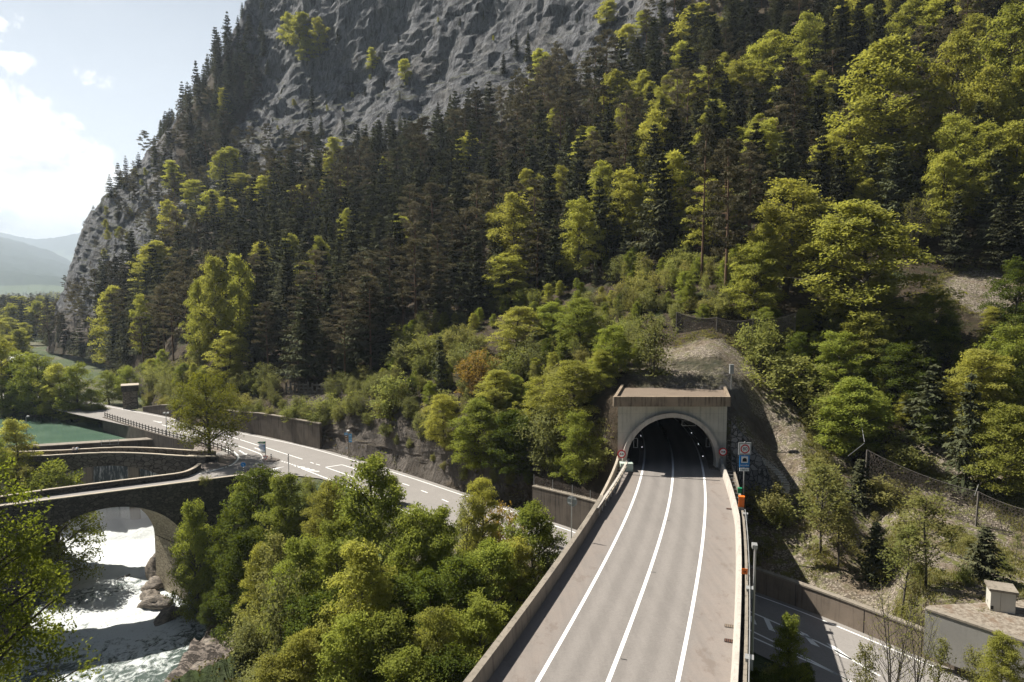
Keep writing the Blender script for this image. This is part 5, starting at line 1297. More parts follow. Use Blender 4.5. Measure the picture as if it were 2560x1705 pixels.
def broadleaf(seed, H=12., R=3.6, h0=.18, nl=18, ns=6, spr=3, npl=16, leaf=.30, spray=.75, flat=.8, prof='oval', rise=.35, lean=0., tw=True):
    rg = np.random.default_rng(seed); lv = Leaves(); tb = MB()
    kx, ky = rg.normal(0, .03, 2) * H + np.array([lean * H, 0])
    def trunk(t): return np.array([kx * t * t + .02 * H * math.sin(t * 5 + seed), ky * t * t + .015 * H * math.cos(t * 4 + seed) - .015 * H, H * .95 * t - .4 * (t == 0)])
    tb.tube([trunk(t) for t in np.linspace(0, 1, 8)], [H * .020 * (1 - .85 * t) + .01 for t in np.linspace(0, 1, 8)], 6)
    for i in range(nl):
        tt = ((i + .5) / nl) ** .9; h = H * (h0 + (1 - h0) * tt)
        if prof == 'oval': e = (math.sin(math.pi * min(1, .16 + .80 * tt ** .85))) ** .7
        elif prof == 'cone': e = (1 - tt) ** .75 * .95 + .12
        elif prof == 'column': e = min(1, 2.2 * (1 - tt) + .15) * .7 + .12
        else: e = math.sqrt(max(0, 1 - tt ** 2.4)) * .95 + .1          # dome
        e *= R * rg.uniform(.68, 1.2); az = i * 2.39996 + rg.uniform(-.5, .5)
        d = np.array([math.cos(az), math.sin(az), 0]); up = rise * e * (.6 + .9 * tt)
        hs = max(.06 * H, h - up * 1.2); p0 = trunk(hs / (H * .95)); p2 = trunk(min(1, hs / (H * .95))) * np.array([1, 1, 0]) + d * e + np.array([0, 0, min(h + rg.uniform(-.3, .3), H)])
        pm = (p0 + p2) / 2 + np.array([0, 0, .12 * e]); B = lambda t: p0 * (1 - t) ** 2 + 2 * pm * t * (1 - t) + p2 * t * t
        tb.tube([B(t) for t in (0, .35, .7, 1)], [H * .0075 * (1 - tt * .5) + .01, H * .005 + .008, H * .003 + .006, .008], 4, False)
        for k in range(ns):
            t = .30 + .70 * (k + rg.uniform(0, 1)) / ns; side = np.array([-d[1], d[0], 0]); q = B(min(t, 1)) + side * rg.normal(0, .34) * e * (1.1 - .5 * t) + np.array([0, 0, rg.normal(0, .10) * e * (1.4 - flat)])
            if tw: tb.tube([B(max(0, t - .15)), (B(max(0, t - .15)) + q) / 2 + np.array([0, 0, .05]), q], [.022, .014, .006], 3, False)
            for j in range(spr):
                c0 = q + rg.normal(0, .42, 3) * spray * np.array([1, 1, .9 - .55 * flat]); n0 = unit(np.array([0, 0, 1.0]) + d * .35 * rg.uniform(.3, 1.4) + rg.normal(0, .30, 3) * (1.3 - .6 * flat))
                m = npl; r = np.sqrt(rg.uniform(0, 1, m)) * spray; th = rg.uniform(0, 2 * math.pi, m)
                x = unit(np.cross(n0, [.3, .9, .1])); y = np.cross(n0, x)
                P = c0 + x * (r * np.cos(th))[:, None] + y * (r * np.sin(th))[:, None] + n0 * (rg.normal(0, .10 + .25 * (1 - flat), m) * spray - .30 * r * r / spray)[:, None]
                lv.add(P, n0 + rg.normal(0, .38 + .35 * (1 - flat), (m, 3)), leaf, leaf * .68, rg, tone=np.full(m, rg.uniform(.2, .8)))
    return lv, tb
def bush(seed, H=4., R=2.2, nst=9, leaf=.20, spray=.5, npl=18, ns=9, upright=.6):
    rg = np.random.default_rng(seed); lv = Leaves(); tb = MB()
    for i in range(nst):
        az = i * 2.4 + rg.uniform(-.4, .4); rr = R * math.sqrt((i + .5) / nst) * rg.uniform(.75, 1.1); h = H * (1 - .42 * (rr / R) ** 2) * rg.uniform(.72, 1.08)
        d = np.array([math.cos(az), math.sin(az), 0]); p0 = d * rr * .25 - np.array([0, 0, .3]); p2 = d * rr * (1.25 - upright * .5) + np.array([0, 0, h]); pm = (p0 + p2) / 2 + np.array([0, 0, h * .18]) - d * rr * .1
        B = lambda t: p0 * (1 - t) ** 2 + 2 * pm * t * (1 - t) + p2 * t * t
        tb.tube([B(t) for t in (0, .4, .75, 1)], [.045, .03, .018, .006], 4, False)
        for k in range(ns):
            t = .14 + .86 * (k + rg.uniform(0, 1)) / ns; q = B(min(1, t)) + rg.normal(0, .24, 3) * R * np.array([1, 1, .4]) * (1.15 - .6 * t)
            for j in range(2):
                c0 = q + rg.normal(0, .5, 3) * spray; m = npl; P = c0 + rg.normal(0, .42, (m, 3)) * spray * np.array([1, 1, .75])
                P[:, 2] = np.maximum(P[:, 2], .08)
                lv.add(P, np.array([0, 0, .9]) + d * .35 + rg.normal(0, .6, (m, 3)), leaf, leaf * .66, rg, tone=np.full(m, rg.uniform(.2, .8)))
    return lv, tb
def spruce(seed, H=20., R=3.3, lv_n=26, nb=6, k=6, L=.85, Wd=.42, h0=.07, thin=1.0, droop=.28):
    rg = np.random.default_rng(seed); lv = Leaves(); tb = MB()
    tb.tube([(0, 0, -.6), (0.05, 0, H * .5), (0, 0, H * .985)], [H * .014, H * .009, .015], 6)
    for i in range(lv_n):
        t = (i + rg.uniform(-.45, .45)) / lv_n; t = min(max(t, 0), .985); z = H * (h0 + (1 - h0) * t); zb_ = z; n = max(3, int(nb * (1 - .3 * t)))
        for b in range(n):
            z = zb_ + rg.normal(0, .22) * H / lv_n * (1 - t)
            az = 2 * math.pi * (b + rg.uniform(-.35, .35)) / n + i * .9; ln = R * ((1 - t) ** .82 * rg.uniform(.62, 1.18) + .05); d = np.array([math.cos(az), math.sin(az), 0]); sd = np.array([-d[1], d[0], 0])
            if rg.uniform() > thin: continue
            up = .25 - .35 * (1 - t); 
            s = np.linspace(.12, 1, k); cz = z + ln * (up * s - droop * s * s * .6 + .16 * s ** 4)
            C = d * (ln * s)[:, None]; C[:, 2] = cz
            sl = np.array([0, 0, up - droop * .9])
            tn = rg.uniform(.2, .8)
            for sg in (-1, 1):
                wl = ln * (.30 - .20 * s) + .12; P = C + sd * (sg * wl * .75)[:, None] + rg.normal(0, .06, (k, 3)); P[:, 2] -= wl * .22
                lv.add(P, np.array([0, 0, 1.0]) + d * .25 + sd * sg * .45 + rg.normal(0, .25, (k, 3)), np.maximum(wl * 1.9, L * .5), Wd, rg, ax=d * .65 + sd * sg + sl * .3 + rg.normal(0, .2, (k, 3)), tone=np.full(k, tn))
            lv.add(C + rg.normal(0, .05, (k, 3)), np.array([0, 0, 1.0]) + rg.normal(0, .35, (k, 3)), L, Wd, rg, ax=d + sl + rg.normal(0, .15, (k, 3)), tone=np.full(k, tn + .1))
            hk = k // 2; P = C[-hk:].copy(); P[:, 2] -= .22; lv.add(P, d + rg.normal(0, .4, (hk, 3)), L * .7, Wd * .9, rg, ax=np.array([0, 0, -1.0]) + d * .4 + rg.normal(0, .2, (hk, 3)), tone=np.full(hk, tn - .15))
    return lv, tb
def pine(seed, H=20., R=3.2, base=.42, nl=20, cl=4, npl=30, L=.62, Wd=.16, rad=.85):
    rg = np.random.default_rng(seed); lv = Leaves(); tb = MB(); kx, ky = rg.normal(0, .025, 2) * H
    T = lambda t: np.array([kx * t * t + .12 * math.sin(5 * t + seed), ky * t * t, H * .97 * t - .6 * (t == 0)])
    tb.tube([T(t) for t in np.linspace(0, 1, 8)], [H * .0125 * (1 - .8 * t) + .012 for t in np.linspace(0, 1, 8)], 6)
    for i in range(4):
        t = base * rg.uniform(.55, .98); az = rg.uniform(0, 6.28); tb.tube([T(t), T(t) + np.array([math.cos(az), math.sin(az), -.1]) * rg.uniform(.6, 1.4)], [.03, .01], 3, False)
    for i in range(nl):
        tt = (i + .5) / nl; z = base + (1 - base) * tt; e = R * (math.sin(math.pi * min(1, .22 + .74 * tt)) ** .8) * rg.uniform(.6, 1.15); az = i * 2.4 + rg.uniform(-.6, .6); d = np.array([math.cos(az), math.sin(az), 0])
        p0 = T(z - .02); p2 = T(z) + d * e + np.array([0, 0, e * rg.uniform(-.05, .4) * (.4 + tt)]); pm = (p0 + p2) / 2 + np.array([0, 0, -.05 * e])
        B = lambda t: p0 * (1 - t) ** 2 + 2 * pm * t * (1 - t) + p2 * t * t
        tb.tube([B(0), B(.5), B(1)], [.06, .035, .012], 4, False)
        for c in range(cl):
            q = B(.42 + .58 * (c + rg.uniform(0, 1)) / cl) + rg.normal(0, .34, 3) * rad * np.array([1, 1, .4]); m = npl
            v = unit(rg.normal(size=(m, 3)) + np.array([0, 0, .45])); P = q + v * (rad * rg.uniform(.35, 1, (m, 1))) * np.array([1, 1, .42])
            lv.add(P, rg.normal(size=(m, 3)) + np.array([0, 0, .8]), L, Wd, rg, ax=v + rg.normal(0, .3, (m, 3)), tone=np.full(m, rg.uniform(.2, .8)))
    return lv, tb
def sparse(seed, H=9., nl=16, leaf=.16, npl=6, R=2.0, stems=1):
    """young tree just in leaf: the branches show"""
    rg = np.random.default_rng(seed); lv = Leaves(); tb = MB()
    for sidx in range(stems):
        az0 = sidx * 2.2; ln = np.array([math.cos(az0), math.sin(az0), 0]) * (.16 * H if stems > 1 else .02 * H); Hs = H * rg.uniform(.8, 1)
        T = lambda t: ln * t ** 1.3 + np.array([.1 * math.sin(t * 6 + seed), .1 * math.cos(t * 5), Hs * t - .3 * (t == 0)])
        tb.tube([T(t) for t in np.linspace(0, 1, 8)], [H * .0085 * (1 - .85 * t) + .006 for t in np.linspace(0, 1, 8)], 5)
        for i in range(nl):
            tt = .2 + .78 * (i + .5) / nl; az = i * 2.4 + rg.uniform(-.5, .5); e = R * (1.15 - tt) * rg.uniform(.7, 1.2) + .25; d = np.array([math.cos(az), math.sin(az), 0])
            p0 = T(tt); p1 = p0 + d * e * .55 + np.array([0, 0, e * .55]); p2 = p0 + d * e * .8 + np.array([0, 0, e * 1.25])
            tb.tube([p0, p1, p2], [.028, .017, .006], 4, False)
            for k in range(5):
                q = p0 + (p1 - p0) * rg.uniform(.4, 1) if k < 2 else p1 + (p2 - p1) * rg.uniform(0, 1); r = q + rg.normal(0, .32, 3) * e * .5 + np.array([0, 0, .25 * e]); tb.tube([q, r], [.012, .005], 3, False)
                P = r + rg.normal(0, .16, (npl, 3)); lv.add(P, rg.normal(0, .6, (npl, 3)) + np.array([0, 0, 1]), leaf, leaf * .6, rg)
    return lv, tb

PROTO = {}
def proto(key, gen, lm, bm, split=True):
    lv, tb = gen; V, Q, T = lv.arrays(); H = V[:, 2].max()
    R = np.percentile(np.hypot(V[:, 0], V[:, 1]), 95)
    if split:
        crown = np_mesh('crown', V, Q, [('tone', T, 'FACE')]); crown.materials.append(lm); trunk = tb.mesh('trunk', True); trunk.materials.append(bm)
        PROTO.setdefault(key, []).append((H, R, trunk, crown))
    else:
        tv = np.array(tb.v); me = bpy.data.meshes.new(key)
        fs = [tuple(int(i) for i in q) for q in Q] + [tuple(i + len(V) for i in f) for f in tb.f]
        me.from_pydata(np.concatenate([V, tv]).tolist(), [], fs); me.materials.append(lm); me.materials.append(bm)
        mi = np.zeros(len(fs), np.int32); mi[len(Q):] = 1; me.polygons.foreach_set('material_index', mi)
        at = me.attributes.new('tone', 'FLOAT', 'FACE'); tt = np.zeros(len(fs), np.float32); tt[:len(Q)] = T; at.data.foreach_set('value', tt); me.update()
        PROTO.setdefault(key, []).append((H, R, None, me))
for s in range(4):
    proto('beech_near', broadleaf(10 + s, 12, 4.3, .10, 34, 9, 3, 24, .22, .70, .84, 'dome' if s % 2 else 'oval', .22), ML_BEECH, M_BARK)
    proto('maple_near', broadleaf(20 + s, 11, 3.5, .08, 32, 8, 3, 27, .205, .60, .55, 'oval' if s % 2 else 'dome', .45), ML_MAPLE, M_BARK)
    proto('beech', broadleaf(30 + s, 17, 5.2, .16, 26, 7, 3, 24, .34, 1.0, .84, ('oval', 'dome', 'column', 'oval')[s], .3), ML_BEECH, M_BARK)
    proto('maple', broadleaf(40 + s, 15, 4.6, .14, 24, 7, 3, 22, .31, .95, .5, ('oval', 'dome', 'column', 'dome')[s], .45), ML_MAPLE, M_BARK)
    proto('spruce', spruce(60 + s, 21, 3.5 + .35 * s, 23, 8, 7, .9, .40, .06 + .03 * s, .93), ML_SPRUCE, M_BARKD)
    proto('pine', pine(70 + s, 21, 3.6 + .3 * s, .22 + .07 * s, 22, 4, 44, .60, .17, .95), ML_PINE, M_BARKP)
    proto('bush', bush(80 + s, 4, 2.1, 10, .21, .50, 16, 9), ML_BUSH, M_BARK)
    proto('willow', bush(90 + s, 4.4, 2.0, 10, .17, .48, 18, 9, .9), ML_WILLOW, M_BARK)
for s in range(4):
    proto('far_beech', broadleaf(100 + s, 17, 4.8, .14, 20, 6, 3, 16, .56, 1.15, .78, ('oval', 'dome', 'column', 'dome')[s], .3, tw=False), ML_BEECH, M_BARK, False)
    proto('far_spruce', spruce(110 + s, 20, 3.5 + .4 * s, 18, 8, 5, 1.15, .52, .05, .85), ML_SPRUCE, M_BARKD, False)
    proto('far_pine', pine(120 + s, 20, 4.0, .2 + .08 * s, 16, 4, 24, .85, .28, 1.2), ML_PINE, M_BARKP, False)
    proto('dark_near', broadleaf(130 + s, 10, 3.2, .06, 30, 8, 3, 25, .20, .58, .5, 'dome', .45), ML_OLIVE, M_BARK)
    proto('sapling', sparse(140 + s, 8, 24, .17, 16, 1.9), ML_BUSH, M_BARK)
for s in range(2):
    proto('bare', sparse(150 + s, 11, 20, .13, 3, 3.0, 4), ML_BEECH, M_BARK)
    proto('rusty', bush(160 + s, 4.4, 2.3, 10, .20, .5, 17, 9), ML_RUST, M_BARK)
    proto('young_spruce', spruce(170 + s, 8, 1.9, 18, 6, 5, .5, .22, .03, .95, .2), ML_SPRUCE, M_BARKD)
proto('big_maple', broadleaf(200, 19, 7.2, .10, 46, 9, 4, 22, .25, .85, .55, 'dome', .4), leafmat('foreground_leaves', (.12, .165, .022), (.25, .28, .045), (.21, .24, .038), .5, (1.4, 1.35, .75)), M_BARKD)
proto('tree_by_road', broadleaf(210, 14, 6.2, .28, 30, 8, 3, 20, .27, .85, .55, 'dome', .55), leafmat('roadside_leaves', (.13, .15, .02), (.25, .25, .04), (.20, .20, .03), .46, (1.4, 1.35, .75)), M_BARKD)

NAME = dict(beech_near='beech_tree', beech='beech_tree', far_beech='beech_tree', maple_near='maple_tree', maple='maple_tree', spruce='spruce_tree', far_spruce='spruce_tree', pine='pine_tree', far_pine='pine_tree',
            bush='bush', willow='willow_bush', dark_near='alder_tree', sapling='sapling', bare='budding_tree', rusty='copper_bush', young_spruce='spruce_tree', big_maple='maple_tree', tree_by_road='lime_tree')
CATS = dict(bush='bush', willow='bush', rusty='bush')
PLACED = []; COUNT = {}
def plant(kind, p, h, label, group=None, wide=1.0, var=None, rz=None):
    L = PROTO[kind]; i = random.randrange(len(L)) if var is None else var % len(L); H, R, tr, cw = L[i]; k = h / H
    nm = NAME[kind]; rz = random.uniform(0, 6.283) if rz is None else rz
    if tr is None: o = bpy.data.objects.new(nm, cw); COL.objects.link(o)
    else:
        o = empty(nm)
        for n_, me_ in (('trunk', tr), ('crown', cw)):
            c = bpy.data.objects.new(n_, me_); COL.objects.link(c); c.parent = o
    o.location = p; o.rotation_euler = (0, 0, rz); o.scale = (k * wide, k * wide, k)
    tag(o, label, CATS.get(kind, 'tree'), group); PLACED.append((p[0], p[1], R * k * wide, kind)); COUNT[nm] = COUNT.get(nm, 0) + 1
    return o
S = 2560 / 2354.0
def base_of(u, v):
    h = hit(u * S, v * S)
    return None if h is None or h[0] is None else np.array(h[0])
def by_px(kind, u, vt, vb, label, group=None, wide=None, y=None, hw=None):
    """tree whose crown top and foot are read off the photograph (in survey units), standing on the terrain"""
    p = base_of(u, vb) if y is None else W(u * S, vb * S, y)
    if p is None: return None
    h = (vb - vt) * S * np.linalg.norm(p - np.array([0, 0, CZ])) / F * (.98)
    var = random.randrange(len(PROTO[kind])); w = 1.0
    if hw: w = min(1.7, max(.55, hw * S * np.linalg.norm(p - np.array([0, 0, CZ])) / F / (PROTO[kind][var][1] * h / PROTO[kind][var][0])))
    return plant(kind, p, h, label, group, wide or w, var)
def in_poly(u, v, P): return bool(inpoly(np.array(float(u)), np.array(float(v)), P))
def fill(poly, n, kinds, hr, gap, label, group, sc_free=False, tries=40, wide=(.8, 1.25), maxtop=None, base_v=True):
    us = [p[0] for p in poly]; vs = [p[1] for p in poly]; k = 0; mine = []
    for _ in range(n * tries):
        if k >= n: break
        u = random.uniform(min(us), max(us)); v = random.uniform(min(vs), max(vs))
        if not in_poly(u, v, poly): continue
        p = base_of(u, v)
        if p is None: continue
        if any((p[0] - a) ** 2 + (p[1] - b) ** 2 < gap * gap for a, b in mine): continue
        if sc_free and any(np.linalg.norm(p - c) < r * .72 for c, r in CLR): continue
        if p[1] < 84 and abs(p[0] - road_cx(max(p[1], 12))) < 8.5 and p[1] > 10: continue
        if 82 < p[1] < 97 and 11 < p[0] < 28.5: continue
        kd = random.choice(kinds); h = random.uniform(*hr)
        if maxtop is not None:
            d = np.linalg.norm(p - np.array([0, 0, CZ])); vt = v - h * F / d / S; lim = maxtop(u)
            if vt < lim: h = (v - lim) * S * d / F
            if h < 1.2: continue
        plant(kd, p, h, label(kd) if callable(label) else label, group, random.uniform(*wide)); mine.append((p[0], p[1])); k += 1
    return k
# ---- broadleaved trees read one by one off the photograph: (u, top, foot, half width)
def dist_of(u, v):
    p = base_of(u, v); return None if p is None else np.linalg.norm(p - np.array([0, 0, CZ]))
G1 = 'bright beeches among the conifers'
cliff = [(690,36,112,24),(737,50,130,20),(706,90,150,20),(662,40,110,18),(856,112,165,13),(931,140,190,16),(1245,115,185,26),(1217,186,236,18),(1438,60,118,24),(1480,30,80,20),(1395,5,60,22)]
for u, a, b, w in cliff: by_px('far_beech', u, a, b, 'small bright beech growing on a ledge at the edge of the grey cliff', 'beeches along the cliff', hw=w)
left = [(520,345,440,34),(452,420,490,30),(548,402,470,34),(484,440,520,26),(524,458,520,26),(612,408,490,30),(686,426,500,26),(746,412,490,18),(722,446,500,16),(800,386,440,18),(396,468,560,24),(410,400,450,16),(640,370,440,18),(580,430,480,18),(770,320,380,22),(790,455,540,18)]
for u, a, b, w in left: by_px('far_beech', u, a, b, 'pale green beech scattered among dark conifers on the left mountainside', 'beeches on the left mountainside', hw=w)
mid = [(362,565,690,46),(735,545,690,28),(700,600,720,30),(800,480,600,24),(562,690,800,36),(330,690,830,20),(600,560,680,30)]
for u, a, b, w in mid: by_px('beech', u, a, b, 'light green tree with a tall loose crown in the dark left forest', 'tall light trees in the left forest', hw=w)
for u, a, b, w, lab in ((266,678,856,40,'tall slender pale green tree at the foot of the rocky nose'), (500,598,850,42,'tall light green tree with layered crown, in a pair above the retaining wall'), (552,596,840,34,'narrow light green tree on the right of a tall pair above the retaining wall'), (464,650,850,32,'tall pale tree with bare lower trunk left of the layered pair'), (526,765,885,42,'rounded bright green tree above the far road, below the dark pines')):
    by_px('beech', u, a, b, lab, hw=w)
right = [(1274,252,330,28),(1266,300,370,22),(1212,385,500,28),(1180,440,660,58),(1325,450,650,54),(1145,470,600,30),(1172,575,700,56),(1356,305,410,42),(1345,290,360,26),(1472,166,270,26),(1500,190,280,26),(1385,370,540,44),(1432,240,340,24),(1588,25,130,40),(1640,150,300,48),(1690,150,300,40),(1776,96,260,62),(1738,110,260,44),(1856,55,240,46),(1815,140,300,40),
         (1500,262,460,52),(1545,350,570,50),(1612,300,430,36),(1762,285,460,52),(1432,385,580,56),(2182,130,430,60),(2304,85,380,66),(2318,330,540,52),(2085,30,180,44),(2140,30,170,36),(1948,20,130,30),(2222,0,110,36),(1752,520,720,50),(1700,300,420,34),(1480,420,560,36),(1560,190,300,30),(1880,180,320,40),(1290,380,480,26),(2340,200,420,50),(2255,210,470,46),(1660,430,560,34),(1220,430,560,36),(2010,320,470,50),(2190,300,520,50)]
for u, a, b, w in right:
    d = dist_of(u, b); by_px('beech' if (d or 0) < 230 else 'far_beech', u, a, b, 'bright yellow-green beech among brown conifers on the right slope', G1, hw=w)
by_px('beech', 2020, 140, 470, 'very large spreading yellow-green beech high on the right slope', hw=100)
by_px('beech', 1812, 425, 680, 'broad fresh green beech on the slope right of the tall bare-trunked pines', hw=88)
by_px('beech_near', 1976, 490, 790, 'largest and brightest yellow-green tree, spreading above the right-hand scree', hw=128)
by_px('beech_near', 1735, 560, 740, 'bright drooping beech just left of the largest yellow-green tree', hw=60)
for u, a, b, w, lab in ((1612,300,655,44,'tall pine with long bare dark trunk, left of two above the bush line'), (1668,330,690,50,'tall pine with long bare reddish trunk, right of two above the bush line')): by_px('pine', u, a, b, lab, hw=w)
by_px('bare', 2100, 460, 600, 'leafless grey dead tree standing in the dark right-hand wood')

# ---- far bank of the reservoir
for i, (u, a, b, w) in enumerate(((15,880,965,24),(50,830,950,34),(95,832,960,40),(140,850,965,36),(180,848,965,34),(215,900,960,22),(165,905,975,26),(228,935,985,24),(75,870,955,28),(120,895,965,26),(200,940,985,22),(30,920,965,22),(5,800,930,30),(250,860,930,26),(290,850,930,28))):
    by_px('maple' if i % 3 else 'beech', u, a, b, 'leafy green tree on the bank between the reservoir and the road', 'trees on the reservoir bank', hw=w, y=None)
by_px('spruce', 32, 850, 950, 'single dark narrow spruce among the green trees by the reservoir')
fill([(900,770),(1000,720),(1120,690),(1300,640),(1420,610),(1560,600),(1700,600),(1700,640),(1420,660),(1300,690),(1120,730),(1000,765),(905,810)], 34, ['dark_near', 'young_spruce', 'bush', 'young_spruce'], (2.5, 6), 3.0, lambda k: 'dark young growth along the lower edge of the conifer forest', 'young growth at the forest edge')
for i in range(34):
    y = random.uniform(225, 400); u = random.uniform(-60, 100 if y > 330 else 60); x = (u * S - 1280) / F * y
    plant('far_beech' if i % 4 else 'far_spruce', (x, y, ZR - .3), random.uniform(7, 15), 'green tree on the valley floor beyond the reservoir', 'trees on the valley floor', random.uniform(.9, 1.4))
hs = empty('house', (-181, 247, ZR - .3), .5); tag(hs, 'building with a white roof half hidden by trees beyond the reservoir', 'house')
m = MB(); m.box((0, 0, 2.6), (9, 6, 5.2)); m.build('wall', M_CONC, hs)
m = MB(); m.add([(-5,-3.6,5.1),(5,-3.6,5.1),(5,3.6,5.1),(-5,3.6,5.1),(-5,0,7.2),(5,0,7.2)], [(0,1,5,4),(2,3,4,5),(0,4,3),(1,2,5),(0,3,2,1)]); m.build('roof', M_WHITE, hs)
for q in (-2.5, 0, 2.5): m = MB(); m.box((q, -3.02, 2.8), (1.1, .08, 1.3)); m.build('window', M_BLACK, hs)
# ---- lone tree by the road, foreground tree, trees by the old bridge
p = G(517, 1150, -31.0); plant('tree_by_road', (p[0], p[1], ZR - .1), 16.5, 'broad lime tree with dark trunk standing by the road bend and old bridge', None, 1.0, 0, 2.2)
p = (-39.3, 46.5); plant('big_maple', (p[0], p[1], ground_at(*p)[0]), W(40, 1118, 46)[2] - ground_at(*p)[0], 'large leafy tree filling the lower left corner in front of the bridge', None, .74, 0, .6)
p = (-36.0, 40.0); plant('maple_near', (p[0], p[1], ground_at(*p)[0]), 12.5, 'lower leafy tree at the bottom left edge under the large maple')
for u, vt, y, kd, lab in ((20,955,119,'beech','yellowish tree at the left end of the old stone bridge'), (95,1058,111,'maple','dark green tree hanging over the left abutment of the old bridge'), (-30,1000,112,'maple','green tree at the left frame edge beside the old bridge'), (52,1085,111,'bush','low bush with yellow tips in front of the old bridge arch')):
    x = (u * S - 1280) / F * y; g = ground_at(x, y)[0]; zt = W(u * S, vt * S, y)[2]; plant(kd, (x, y, g), max(3, zt - g), lab, None, .85 if kd != 'bush' else .6)
for u, v, h, lab in ((470,1118,2.0,'small dark bush behind the low wall by the barrage end'), (62,1098,2.2,'small bush beside the floodlight post')):
    p = G(u * S if u > 300 else u * S, v * S, -31.2); plant('bush', p, h, lab)

# ---- woodland between river, road and viaduct
def fits(x, y, r):
    return all((x - a) ** 2 + (y - b) ** 2 > (r + .0) ** 2 for a, b, c, k in PLACED[FG0:])
FG0 = len(PLACED)
front = [('maple_near',456,1176,1400,46),('dark_near',530,1190,1390,50),('dark_near',600,1075,1260,70),('maple_near',655,1095,1270,60),('beech_near',742,1110,1300,60),('maple_near',860,1058,1380,100),('dark_near',570,1235,1440,70),('sapling',640,1235,1450,50),('beech_near',600,1265,1440,40),('maple_near',700,1250,1470,70),
         ('beech_near',835,1268,1568,92),('maple_near',950,1180,1440,80),('maple_near',1010,1170,1420,76),('sapling',1075,1130,1330,40),('beech_near',1108,1098,1320,52),('rusty',1160,1150,1290,60),('maple_near',1225,1160,1380,76),('dark_near',1060,1290,1500,80),('maple_near',1140,1250,1460,80),('maple_near',1110,1385,1600,80),('beech_near',1010,1400,1620,70),
         ('dark_near',720,1390,1600,80),('willow',660,1330,1560,60),('maple_near',900,1430,1660,80),('beech_near',700,1480,1690,70),('dark_near',990,1330,1540,80),('maple_near',780,1200,1400,70),('dark_near',910,1330,1530,80),('maple_near',560,1120,1290,40),('bush',590,1400,1500,50),('willow',565,1430,1520,40),('beech_near',1190,1240,1420,60),('maple_near',800,1440,1680,80),('beech_near',640,1530,1700,70),('dark_near',1040,1500,1700,80),('maple_near',940,1520,1740,80),('willow',600,1530,1640,50)]
labs = dict(maple_near='leafy mid-green tree in the wood between river and viaduct', beech_near='bright yellow-green tree in the wood between river and viaduct', dark_near='dark green tree in the shaded wood between river and viaduct', sapling='thin pale young tree in the wood between river and viaduct', willow='grey-green bushy willow in the wood between river and viaduct', rusty='reddish-tinged bushy tree in the wood beside the viaduct', bush='round green bush at the rocky edge of the wood by the river')
LABEL1 = {(860,1058): 'large dense green tree whose top covers the road left of the viaduct', (835,1268): 'brightest yellow-green tree in the middle of the wood below the road', (445,1168): 'round bright green tree hugging the right end of the bridge arch', (1225,1160): 'tall dark-green tree against the viaduct parapet near the round sign back'}
for kd, u, a, b, w in front:
    b2 = a + (b - a) * 1.15
    by_px(kd, u, a, b2, LABEL1.get((u, a), labs[kd]), None if (u, a) in LABEL1 or kd in ('rusty',) else 'trees in the wood between river and viaduct', hw=w * .92)
lim_front = lambda u: float(np.interp(u, [360, 420, 470, 520, 570, 620, 760, 800, 930, 1000, 1080, 1200, 1300, 1340], [1360, 1290, 1240, 1200, 1140, 1100, 1110, 1075, 1090, 1170, 1110, 1150, 1190, 1300]))
fill([(560,1130),(1040,1160),(1260,1250),(1090,1640),(700,1900),(600,1700),(600,1500),(520,1450),(440,1420),(450,1330),(500,1180)], 44, ['maple_near', 'dark_near', 'dark_near', 'beech_near', 'willow'], (2.5, 5.0), 3.2, lambda k: labs[k], 'trees in the wood between river and viaduct', maxtop=lim_front)

# ---- shrubs on the slope left of the portal
GB = 'bushes on the slope left of the portal'
lb = dict(bush='leafy yellow-green bush on the slope left of the tunnel portal', willow='grey-green upright bush on the slope left of the tunnel portal', rusty='copper-brown bush on the slope left of the portal', maple_near='fresh green small tree among the bushes left of the portal', beech_near='bright spreading small tree among the bushes left of the portal', young_spruce='young dark spruce among the bushes left of the portal', dark_near='dark green small tree among the bushes left of the portal', sapling='pale young tree among the bushes left of the portal')
by_px('rusty', 1100, 795, 905, 'copper-brown rounded bush in the middle of the green bushes', hw=56)
by_px('young_spruce', 1012, 770, 900, 'narrow black-green young spruce between pale bushes left of centre', hw=24)
for kd, u, a, b, w in (('willow',935,760,850,50),('bush',900,830,960,50),('beech_near',1190,700,820,60),('willow',1080,770,860,40),('maple_near',1330,680,820,60),('willow',1500,715,860,48),('maple_near',1405,745,870,46),('beech_near',1320,820,980,70),('beech_near',1240,860,1000,60),('bush',1160,800,900,44),('maple_near',1100,910,1080,60),('beech_near',1020,900,1030,44),('willow',1260,920,1080,60),('maple_near',1330,940,1110,52),('dark_near',1180,940,1090,60),('beech_near',1390,800,900,36),('maple_near',1270,690,790,50),('beech_near',1140,845,960,50),('bush',980,760,840,44),('willow',1220,760,870,46),('bush',1060,740,820,44)):
    by_px(kd, u, a, b, lb[kd], GB, hw=w)
slope_lim = lambda u: float(np.interp(u, [850, 900, 1000, 1120, 1200, 1300, 1420, 1520], [890, 770, 700, 670, 650, 630, 670, 750]))
fill([(880,900),(890,800),(1010,740),(1200,700),(1320,660),(1420,700),(1500,860),(1450,900),(1405,950),(1400,1060),(1340,1120),(1220,1090),(1080,1080),(960,1010),(920,940)], 165, ['bush', 'bush', 'willow', 'willow', 'maple_near', 'beech_near', 'sapling', 'dark_near'], (2.6, 5.6), 2.35, lambda k: lb[k], GB, maxtop=slope_lim, sc_free=False)
